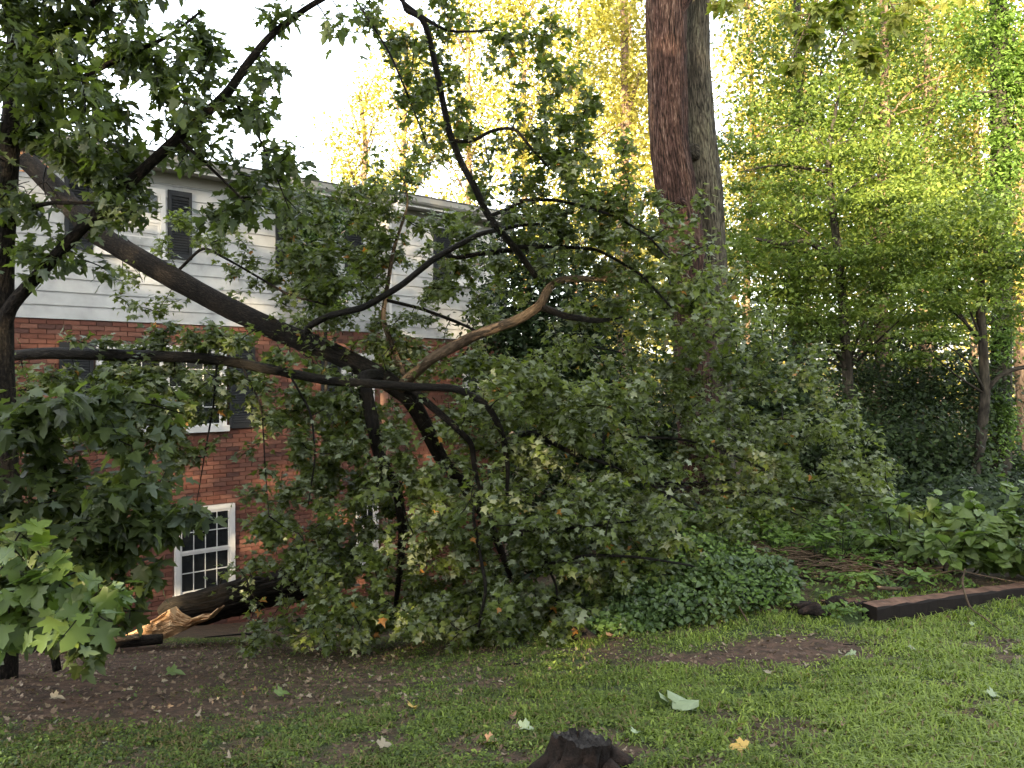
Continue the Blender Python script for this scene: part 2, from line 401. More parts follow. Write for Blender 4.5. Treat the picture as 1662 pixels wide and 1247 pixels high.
wins = [  # s0, s1, z0, z1, cols, sashes side by side, shutters, out
    (sx(155), sx(268), 3.40, 4.40, 3, 1, 'LR', 0),
    (sx(482), sx(556), 3.40, 4.40, 3, 1, 'LR', 0),
    (-1.85, -.90, 3.40, 4.40, 3, 1, 'L', BAY),
    (sx(155), sx(366), .78, 2.06, 3, 2, 'LR', 0),
    (sx(552), sx(606), .78, 2.0, 3, 1, 'L', 0),
    (-1.55, -.60, .78, 1.98, 3, 1, '', BAY),
    (sx(282), sx(379), -1.80, -.44, 4, 1, '', 0),
    (sx(578), sx(612), -1.80, -.44, 2, 1, '', 0),
    (-10.9, sx(11), .78, 2.06, 3, 2, 'L', 0),
    (-10.6, -9.7, -1.80, -.44, 3, 1, '', 0),
]
def window(s0, s1, z0, z1, cols, n, sh, out):
    e = .012
    mb = MB(); t = .07
    mb.box((s0, out - .03, z0), (s0 + t, out + .045, z1), M4=wm); mb.box((s1 - t, out - .03, z0), (s1, out + .045, z1), M4=wm)
    mb.box((s0 + t, out - .03, z1 - t), (s1 - t, out + .045, z1), M4=wm)
    fr = mb.build('window', M['trim'], house, smooth=False)
    mb = MB(); mb.box((s0 - .03, out - .03, z0 - .06), (s1 + .03, out + .085, z0 + .035), M4=wm); mb.build('sill', M['trim'], fr, smooth=False)
    mb = MB(); mb.box((s0 + t, out - .018, z0 + .035), (s1 - t, out - .012, z1 - t), M4=wm); mb.build('room_shade_sheet', M['room_shade'], fr, smooth=False)  # thin dark sheet painted in place of the unlit room
    a, b_ = s0 + t, s1 - t; wd = (b_ - a) / n
    for q in range(n):
        x0, x1 = a + q * wd, a + (q + 1) * wd
        if n > 1 and q:
            mb = MB(); mb.box((x0 - .035, out - .01, z0 + .036), (x0 + .035, out + .04, z1 - t - .001), M4=wm); mb.build('mullion', M['trim'], fr, smooth=False)
            x0 += .036
        if n > 1 and q < n - 1: x1 -= .036
        zb, zt = z0 + .036, z1 - t - .001; zm = (zb + zt) / 2
        for lo, hi, oo in ((zb, zm, 0), (zm, zt, .012)):
            mb = MB(); r = .035
            o0, o1 = out - .005 + oo, out + .02 + oo
            mb.box((x0, o0, lo), (x0 + r, o1, hi), M4=wm); mb.box((x1 - r, o0, lo), (x1, o1, hi), M4=wm)
            mb.box((x0 + r, o0, lo), (x1 - r, o1, lo + r), M4=wm); mb.box((x0 + r, o0, hi - r), (x1 - r, o1, hi), M4=wm)
            mb.build('sash', M['trim'], fr, smooth=False)
            cw = (x1 - x0 - 2 * r) / cols; ch = (hi - lo - 2 * r) / 2
            mb = MB()
            for c in range(1, cols): mb.box((x0 + r + c * cw - .0055, o0 + .006, lo + r), (x0 + r + c * cw + .0055, o0 + .018, hi - r), M4=wm)
            for c in range(cols): mb.box((x0 + r + c * cw + (.007 if c else 0), o0 + .006, lo + r + ch - .007), (x0 + r + (c + 1) * cw - (.007 if c < cols - 1 else 0), o0 + .018, lo + r + ch + .007), M4=wm)
            mb.build('glazing_bar', M['trim'], fr, smooth=False)
            for c in range(cols):
                for rr in range(2):
                    mb = MB(); j = R.uniform(-.002, .002)
                    mb.box((x0 + r + c * cw + .008, o0 + .002, lo + r + rr * ch + .008), (x0 + r + (c + 1) * cw - .008, o0 + .005 , lo + r + (rr + 1) * ch - .008), M4=wm)
                    mb.build('pane', M['glass'], fr, smooth=False)
    for side in sh:
        w_ = .44 if n > 1 else .36
        x0 = s0 - .04 - w_ if side == 'L' else s1 + .04
        if side == 'L' and out: w_ = .42; x0 = s0 - .04 - w_
        mb = MB(); x1 = x0 + w_; z_0, z_1 = z0 - .02, z1 + .01
        ob, of = out + .022, out + .055
        mb.box((x0, ob, z_0), (x0 + .05, of, z_1), M4=wm); mb.box((x1 - .05, ob, z_0), (x1, of, z_1), M4=wm)
        for zz in (z_0, (z_0 + z_1) / 2 - .04, z_1 - .08): mb.box((x0 + .05, ob, zz), (x1 - .05, of - .002, zz + .08), M4=wm)
        shu = mb.build('shutter', M['shutter'], house, smooth=False)
        mb = MB(); zz = z_0 + .09
        while zz < z_1 - .1:
            q = lambda v: W(v[:, 0], v[:, 1] - (v[:, 2] - zz) * .5, v[:, 2])
            mb.box((x0 + .05, of - .012, zz), (x1 - .05, of - .006, zz + .032), M4=q); zz += .04
        mb.box((x0 + .05, ob, z_0 + .08), (x1 - .05, ob + .003, z_1 - .08), M4=wm)
        tag(mb.build('louvre', M['shutter'], shu, smooth=False), None, kind='stuff')
    return fr
for a in wins: window(*a)

# bricks: running bond, real joints
bl, bh, jt = .203, .0575, .011
meshes = []
def brick_at(s, z, out, l=bl):
    return np.array([(s, out - .02, z), (s + l, out - .02, z), (s + l, out, z), (s, out, z), (s, out - .02, z + bh), (s + l, out - .02, z + bh), (s + l, out, z + bh), (s, out, z + bh)])
BF = [(3, 2, 6, 7)[::1], (4, 7, 6, 5)[::-1], (0, 1, 2, 3), (0, 3, 7, 4), (1, 5, 6, 2)]
cand = []
row = 0; z = -3.3
while z < ZS - .01 - bh:
    s = S0 + (0 if row % 2 else (bl + jt) / 2)
    while s < S1 - bl:
        inbay = s + bl > SB
        if inbay and s < SB: s += bl + jt; continue
        out = BAY if inbay else 0
        ztop = z + bh
        if inbay and ztop > ZS - .12: s += bl + jt; continue
        spans = [(s, s + bl)]
        for (a0, a1, b0, b1, *_r) in wins:
            if ztop > b0 - .085 and z < b1 + .005:
                new = []
                for p, q in spans:
                    if q <= a0 - .035 or p >= a1 + .035: new.append((p, q)); continue
                    if p < a0 - .04: new.append((p, a0 - .036))
                    if q > a1 + .04: new.append((a1 + .036, q))
                spans = [(p, q) for p, q in new if q - p > .02]
        for p, q in spans: cand.append((p, q, z, out))
        s += bl + jt
    z += bh + jt; row += 1
cand = np.array(cand)
c0 = W((cand[:, 0] + cand[:, 1]) / 2, cand[:, 3], cand[:, 2] + .03)
bpx = CXP + c0[:, 0] / c0[:, 1] * F; bpy_ = HOR - (c0[:, 2] - CZ) / c0[:, 1] * F
full = (cand[:, 1] - cand[:, 0]) > bl - .002
inreg = full & (((bpx > 395) & (bpx < 500) & (bpy_ > 625) & (bpy_ < 900)) | ((bpx > 225) & (bpx < 280) & (bpy_ > 900) & (bpy_ < 1000)) | ((bpx > 20) & (bpx < 150) & (bpy_ > 528) & (bpy_ < 560)))
pk = np.where(inreg)[0]; pk = pk[np.argsort(c0[pk, 1])][:296]
pkset = set(pk.tolist())
bmesh_ = []
for k in range(6):
    v = brick_at(0, 0, 0); v = v @ np.array([[DX, DY, 0], [DY, -DX, 0], [0, 0, 1]])
    me = bpy.data.meshes.new('brick'); me.from_pydata(v.tolist(), [], BF); me.materials.append(BR[k]); bmesh_.append(me)
rest = MB()
for i, (p, q, z, out) in enumerate(cand):
    k = int(min(5, R.integers(0, 6))); j = R.uniform(-.002, .003)
    if k == 5 and R.random() < .5: k = 0
    if i in pkset:
        o = bpy.data.objects.new('brick', bmesh_[k]); COL.objects.link(o); o.parent = house
        o.location = tuple(W(p, out + j, z) - H0)
    else:
        v = brick_at(p, z, out + j, q - p); rest.add(wm(v), BF, k)
tag(rest.build('brick_courses', BR, house, smooth=False), None, kind='stuff')
# soldier sills of brick under the brick-storey windows are covered by the window sills
# lap siding, one board per course and section
def siding(s0, s1, z0, ztop, out):
    z = z0; h = .19; k = 0
    while z < ztop - .03:
        zt = min(z + h, ztop)
        mb = MB(); j = R.uniform(-.002, .002)
        pr = [(out + .022 + j, z), (out + .004, zt), (out - .012, zt), (out - .004, z)]
        ss = np.linspace(s0, s1, 2)
        v = [W(s, o, zz) for s in ss for o, zz in pr]
        mb.add(v, [(0, 1, 5, 4), (1, 2, 6, 5), (2, 3, 7, 6), (3, 0, 4, 7), (3, 2, 1, 0), (4, 5, 6, 7)])
        mb.build('siding_board', M['siding'], house, smooth=False); z += h
siding(S0, SB, ZS, 4.62, 0)
siding(SB + .05, S1 - .05, ZS - .08, 4.62, BAY)
mb = MB(); mb.box((SB - .004, 0, ZS - .1), (SB + .05, BAY + .03, 4.62), M4=wm); mb.build('corner_board', M['trim'], house, smooth=False)
mb = MB(); mb.box((S1 - .05, 0, ZS - .1), (S1 + .01, BAY + .03, 4.62), M4=wm); mb.build('corner_board', M['trim'], house, smooth=False)
for (a0, a1, oo) in ((S0, SB - .05, 0), (SB - .05, S1 + .2, BAY)):
    mb = MB(); mb.box((a0, oo - .01, 4.50), (a1, oo + .035, 4.66), M4=wm); mb.build('frieze_board', M['frieze'], house, smooth=False)
    mb = MB(); mb.box((a0, oo - .01, 4.661), (a1, oo + .36, 4.68), M4=wm); mb.build('soffit', M['frieze'], house, smooth=False)
    mb = MB(); mb.box((a0, oo + .361, 4.64), (a1, oo + .385, 4.83), M4=wm); mb.build('fascia', M['trim'], house, smooth=False)
    mb = MB(); pr = [(.386, 4.80), (.386, 4.70), (.44, 4.69), (.48, 4.73), (.50, 4.81), (.485, 4.81), (.465, 4.74), (.435, 4.70)]
    v = [W(s, oo + o, zz) for s in (a0, a1) for o, zz in pr]; n = len(pr)
    mb.add(v, [(i, (i + 1) % n, n + (i + 1) % n, n + i) for i in range(n)] + [tuple(range(n))[::-1], tuple(range(n, 2 * n))])
    mb.build('gutter', M['gutter'], house, smooth=False)
    mb = MB(); v = [W(a0, oo + .40, 4.84), W(a1, oo + .40, 4.84), W(a1, -4, 5.6), W(a0, -4, 5.6), W(a0, oo + .40, 4.87), W(a1, oo + .40, 4.87), W(a1, -4, 5.63), W(a0, -4, 5.63)]
    mb.add(v, [(0, 3, 2, 1), (4, 5, 6, 7), (0, 1, 5, 4), (1, 2, 6, 5), (2, 3, 7, 6), (3, 0, 4, 7)]); mb.build('roof', M['roof'], house, smooth=False)
mb = MB(); v = [W(SB - .05, BAY + .36, 4.50), W(SB + .12, BAY + .36, 4.50), W(SB + .12, BAY + .04, 4.50), W(SB - .05, BAY + .04, 4.50),
                W(SB - .05, BAY + .36, 4.66), W(SB + .12, BAY + .36, 4.66), W(SB + .12, BAY + .04, 4.66), W(SB - .05, BAY + .04, 4.66)]
mb.add(v, [(0, 3, 2, 1), (4, 5, 6, 7), (0, 1, 5, 4), (1, 2, 6, 5), (2, 3, 7, 6), (3, 0, 4, 7)]); mb.build('eave_return', M['trim'], house, smooth=False)

# ---------------------------------------------------------------- tree machinery
def limbpath(pts):
    """pts: (px, py, Y, radius) -> world points, radii"""
    P = np.array([at(a, b, c) for a, b, c, r in pts]); r = np.array([q[3] for q in pts]); return P, r * (.86 if pts[0][2] < 9.9 else 1)

def densify(P, step):
    d = np.r_[0, np.cumsum(np.linalg.norm(np.diff(P, axis=0), axis=1))]
    t = np.arange(0, d[-1], step)
    return np.stack([np.interp(t, d, P[:, k]) for k in range(3)], 1)

def twigs_to(nodes, targets, rmin=.003, rmax=.010, sag=.12, wob=.05, maxlen=None):
    """grow thin shoots from the nearest wood to each target; returns list of paths"""
    nodes = [np.asarray(nodes)]; paths = []; allp = nodes[0]
    base = allp.copy()
    order = np.argsort([np.min(np.linalg.norm(base - t, axis=1)) for t in targets])
    pool = list(base)
    pool_arr = base; fresh = []
    for q, i in enumerate(order):
        t = targets[i]
        if fresh and (q % 12 == 0): pool_arr = np.vstack([pool_arr] + fresh); fresh = []
        d = np.linalg.norm(pool_arr - t, axis=1); j = np.argmin(d); s = pool_arr[j]; L = d[j]
        if L < .04: continue
        n = max(4, min(12, int(L / .12) + 3)); u = np.linspace(0, 1, n)[:, None]
        bow = np.array([0, 0, 1.0]) * sag * L * (R.uniform(-.6, 1.4)) + R.normal(0, .10, 3) * L
        P = s + (t - s) * u + bow * (4 * u * (1 - u)) * .5 + R.normal(0, wob * .1, (n, 3)) * u * (1 - u) * 4 * L ** .5
        paths.append(P); fresh.append(P[1:])
    return paths

def cluster_points(cl, per, spread=None):
    out = []
    for (px, py, Y, rx, ry, rz, w_) in cl:
        n = max(2, int(per * w_ * rx * ry / 2500.0))
        v = R.normal(0, .62, (n, 3))
        c = at(px, py, Y); s = np.array([rx / F * Y, rz, ry / F * Y]); out.append(c + v * s)
    return np.vstack(out)

def leafy(root, limbs, clusters, per_twig, leaves_per, size, mat, shape=MAPLE, nparts=0, twigmat=None, tint=(.1, .8), flip=.22,
          droop=.5, sag=.12, ground=True, twr=(.004, .011), curl=None, bark=None, rust=0, lsd=.12, clear=None):
    """limbs: list of (name, path, mat, sides)"""
    nodes = []
    for (P, r) in limbs: nodes.append(densify(P, .1))
    nodes = np.vstack(nodes)
    T = cluster_points(clusters, per_twig)
    if ground: T[:, 2] = np.maximum(T[:, 2], gz(T[:, 0], T[:, 1]) + .06)
    paths = twigs_to(nodes, T, sag=sag)
    mb = MB(); LP = []; LD = []
    for P in paths:
        L = np.linalg.norm(P[-1] - P[0]); r0 = min(twr[1], twr[0] + .006 * L)
        mb.tube(P, np.linspace(r0, twr[0] * .6, len(P)), 4, cap=False)
        k = max(3, int(R.poisson(leaves_per)))
        u = R.uniform(.25, 1, k) ** .7; u = np.minimum(u, 1)
        q = densify(P, .02)
        if len(q) < 2: q = P
        ids = np.minimum((u * (len(q) - 1)).astype(int), len(q) - 1)
        off = R.normal(0, lsd, (k, 3)) * np.array([.6, .6, .55]); LP.append(q[ids] + off * min(1, .3 + L)); LD.append(off)
    tw = mb.build('twig', twigmat or M['barkwet'], root, smooth=True); tw['kind'] = 'stuff'
    P = np.vstack(LP); off = np.vstack(LD); n = len(P)
    if clear:   # drop most leaves that hide this wood from the camera
        px = CXP + P[:, 0] / P[:, 1] * F; py = HOR - (P[:, 2] - CZ) / P[:, 1] * F; drop = np.zeros(n, bool)
        for pts in clear:
            for (a, b_, Y0, r0), (c, d, Y1, r1) in zip(pts[:-1], pts[1:]):
                t = np.clip(((px - a) * (c - a) + (py - b_) * (d - b_)) / max(1e-6, (c - a) ** 2 + (d - b_) ** 2), 0, 1)
                dist = np.hypot(px - a - t * (c - a), py - b_ - t * (d - b_)); Yl = Y0 + t * (Y1 - Y0)
                drop |= (P[:, 1] < Yl + .05) & (dist < (r0 + t * (r1 - r0)) / Yl * F * 1.15 + 4)
        kp = ~(drop & (R.random(n) < .88)); P, off = P[kp], off[kp]; n = len(P)
    T_, N_ = ldirs(n, droop, 1.0, flip); T_ = unit(T_ + unit(off) * .6)
    if ground: P[:, 2] = np.maximum(P[:, 2], gz(P[:, 0], P[:, 1]) + .05)
    S = size * (.5 + .95 * R.beta(2.2, 2.0, n))
    zone = fbm(P[:, 0] * .9, P[:, 1] * .9, P[:, 2] * .9, 2, 77)
    ti = np.clip(tint[0] + (tint[1] - tint[0]) * (R.random(n) * .8 + (zone - .4) * .8), 0, .90)
    if rust: ti[R.random(n) < rust] = 1.0
    leaves('foliage', P, T_, N_, S, ti, shape, mat, root, nparts, curl=curl)
    return n

def addlimb(root, name, pts, mat, sides=10, fine=.05, rough=.06, ridge=0, label=None):
    P, r = limbpath(pts)
    mb = MB(); mb.tube(P, r, sides, rough=rough, seed=int(R.integers(1e4)), fine=fine, ridge=ridge)
    o = mb.build(name, mat, root)
    if label: o['label'] = label
    return P, r

# ---------------------------------------------------------------- fallen maple
root = thing('fallen_tree', 'large broken maple lying against the house, its leafy crown spread over the lawn', 'fallen tree', (at(640, 1030, 7.6)[0], 7.6, float(gz(-1.08, 7.6))))
LB = []
trunkA = [(45, 262, 9.6, .12), (90, 305, 9.4, .135), (150, 375, 9, .13), (260, 440, 8.7, .13), (370, 500, 8.4, .125), (450, 537, 8.2, .12), (540, 572, 8, .115), (620, 612, 7.8, .105), (665, 645, 7.7, .095), (690, 690, 7.8, .085), (715, 745, 8, .075), (755, 790, 8.1, .06), (800, 860, 8.2, .05), (830, 940, 8.2, .03)]
LB.append(addlimb(root, 'trunk', trunkA, M['bark'], 20, .03, .10, 10))
mb = MB()
c = at(55, 268, 9.6)
for i in range(26):
    p = c + R.normal(0, .05, 3); d = np.array([-.6, .1, .35]) + R.normal(0, .3, 3)
    mb.tube([p + .15 * np.array([.6, 0, -.5]), p, p + d * R.uniform(.1, .32)], [.02, .016, .002], 5)
mb.build('splintered_wood', M['splitorange'], root)
limbs = [
 ([(588, 612, 7.5, .075), (603, 680, 7.4, .07), (615, 740, 7.4, .062), (645, 795, 7.5, .055), (654, 860, 7.5, .05), (648, 930, 7.5, .035), (640, 1000, 7.6, .02)], 'barkwet'),
 ([(12, 578, 6.7, .05), (80, 573, 6.7, .055), (200, 577, 6.75, .056), (310, 580, 6.8, .052), (380, 588, 6.9, .05), (450, 602, 7, .047), (530, 618, 7.1, .045), (590, 622, 7.2, .045), (660, 628, 7.3, .043), (740, 630, 7.2, .038), (790, 655, 7.1, .034), (815, 700, 7, .03), (825, 760, 7, .022), (822, 820, 7, .012)], 'barkwet'),
 ([(655, 622, 7.6, .06), (700, 582, 7.4, .058), (770, 545, 7.3, .055), (840, 520, 7.2, .052), (878, 497, 7.2, .05), (885, 475, 7.2, .043), (903, 455, 7.2, .037), (945, 452, 7.2, .03), (985, 455, 7.3, .012)], 'barkpale'),
 ([(878, 498, 7.2, .04), (915, 513, 7.25, .034), (970, 522, 7.3, .028), (1010, 515, 7.4, .01)], 'barkwet'),
 ([(500, 530, 8, .04), (535, 512, 7.8, .036), (590, 500, 7.7, .036), (650, 465, 7.6, .034), (705, 420, 7.5, .032), (776, 381, 7.4, .028), (837, 367, 7.3, .02), (880, 364, 7.2, .012)], 'barkwet'),
 ([(660, 20, 6.6, .022), (688, 32, 6.6, .028), (702, 84, 6.7, .03), (716, 151, 6.8, .03), (729, 215, 6.8, .032), (749, 266, 6.9, .032), (770, 303, 6.9, .034), (790, 347, 7, .036), (810, 374, 7, .036), (840, 408, 7.1, .036), (870, 450, 7.2, .03)], 'barkwet'),
 ([(640, -40, 6.6, .02), (645, 0, 6.6, .018), (688, 32, 6.6, .02), (729, 55, 6.6, .014), (800, 52, 6.7, .006)], 'barkwet'),
 ([(738, 230, 6.8, .02), (765, 232, 6.8, .019), (800, 212, 6.7, .017), (836, 208, 6.7, .015), (862, 242, 6.6, .013), (890, 272, 6.6, .01)], 'barkwet'),
 ([(795, 352, 7, .022), (835, 335, 6.9, .02), (845, 325, 6.9, .019), (900, 325, 6.9, .017), (945, 335, 6.9, .015), (1000, 352, 7, .014), (1050, 382, 7, .012), (1085, 420, 7, .009)], 'barkwet'),
 ([(565, -20, 6.5, .010), (577, 0, 6.5, .010), (635, 91, 6.5, .011), (662, 155, 6.6, .010), (692, 232, 6.7, .006)], 'barkwet'),
 ([(836, 402, 7.1, .025), (900, 400, 7.1, .02), (970, 405, 7.1, .017), (1040, 445, 7.2, .014), (1090, 500, 7.3, .01)], 'barkwet'),
 ([(672, 636, 7.6, .042), (736, 690, 7.3, .034), (766, 720, 7.2, .030), (770, 760, 7.1, .026), (780, 800, 7.1, .014)], 'bark'),
 ([(740, 420, 7.9, .025), (780, 412, 7.8, .027), (840, 405, 7.7, .026), (890, 400, 7.6, .012)], 'bark'),
 ([(860, 700, 7.6, .03), (931, 737, 7.6, .026), (978, 750, 7.7, .022), (1059, 788, 7.8, .016), (1130, 830, 8, .008)], 'barkwet'),
 ([(830, 865, 7.1, .014), (880, 860, 7, .016), (955, 856, 6.9, .014), (1035, 845, 6.9, .008)], 'barkwet'),
 ([(850, 935, 7.0, .012), (887, 917, 6.8, .016), (959, 901, 6.7, .015), (1038, 905, 6.7, .013), (1125, 919, 6.8, .01), (1165, 935, 6.9, .006)], 'barkwet'),
 ([(1038, 905, 6.7, .009), (1085, 870, 6.7, .007), (1100, 850, 6.8, .004)], 'barkwet'),
 ([(880, 900, 6.8, .014), (905, 955, 6.8, .013), (903, 985, 6.8, .011), (885, 1005, 6.9, .006)], 'barkwet'),
 ([(765, 820, 6.5, .012), (772, 864, 6.5, .016), (780, 908, 6.45, .017), (790, 955, 6.4, .016), (774, 1030, 6.4, .013)], 'barkwet'),
 ([(1040, 790, 8.6, .015), (1075, 784, 8.6, .022), (1130, 786, 8.6, .022), (1188, 779, 8.6, .014)], 'barkwet'),
 ([(980, 700, 8, .016), (1040, 710, 8, .016), (1100, 712, 8.1, .015), (1160, 725, 8.2, .012), (1240, 762, 8.4, .008)], 'barkwet'),
 ([(1060, 788, 8, .013), (1150, 800, 8.2, .013), (1250, 800, 8.4, .011), (1350, 820, 8.5, .007)], 'barkwet'),
 ([(352, 588, 6.9, .010), (348, 650, 6.85, .010), (335, 720, 6.8, .008), (318, 820, 6.8, .004)], 'barkwet'),
 ([(392, 592, 6.9, .010), (425, 660, 6.85, .009), (430, 760, 6.8, .006), (436, 840, 6.8, .003)], 'barkwet'),
 ([(470, 608, 7, .012), (505, 670, 7, .012), (512, 740, 7, .009), (500, 820, 7, .006)], 'barkwet'),
 ([(690, 690, 7.8, .03), (620, 520, 8.2, .03), (640, 400, 8.4, .022), (665, 330, 8.5, .015), (655, 290, 8.5, .008)], 'barkpale'),
 ([(280, 450, 8.7, .02), (330, 400, 8.5, .018), (385, 430, 8.3, .013), (470, 480, 8.2, .014), (530, 495, 8, .01)], 'bark'),
 ([(680, 500, 8.3, .02), (735, 520, 8.2, .02), (790, 545, 8, .01)], 'barkwet'),
]
for pts, mt in limbs:
    r0 = max(p[3] for p in pts)
    nod = np.vstack([densify(P_, .05) for P_, _ in LB]); st_ = at(*pts[0][:3]); dd = np.linalg.norm(nod - st_, axis=1); j = int(np.argmin(dd))
    if .06 < dd[j] < 1.1 and pts[0][0] > 30:   # root the limb in the wood it grows from
        q = nod[j]; pts = [(CXP + q[0] / q[1] * F, HOR - (q[2] - CZ) / q[1] * F, q[1], pts[0][3] * 1.1)] + list(pts)
    LB.append(addlimb(root, 'limb', pts, M[mt], 12 if r0 > .03 else 7, .035 if r0 > .03 else .06, .07))
mb = MB()
for i in range(12):   # torn end of the pale limb
    p = at(975, 452, 7.25) + R.normal(0, .012, 3); mb.tube([p - np.array([.14, 0, 0]), p, p + np.array([R.uniform(.02, .12), 0, R.uniform(-.06, .10)])], [.014, .01, .001], 4)
mb.build('splintered_wood', M['split'], root)

LOG_PX = [[(215, 1035, 7.6, .05), (265, 1002, 7.8, .15), (345, 980, 8.0, .19), (450, 962, 8.4, .19)]]
LIMB_PX = LOG_PX + [trunkA] + [q[0] for q in limbs]
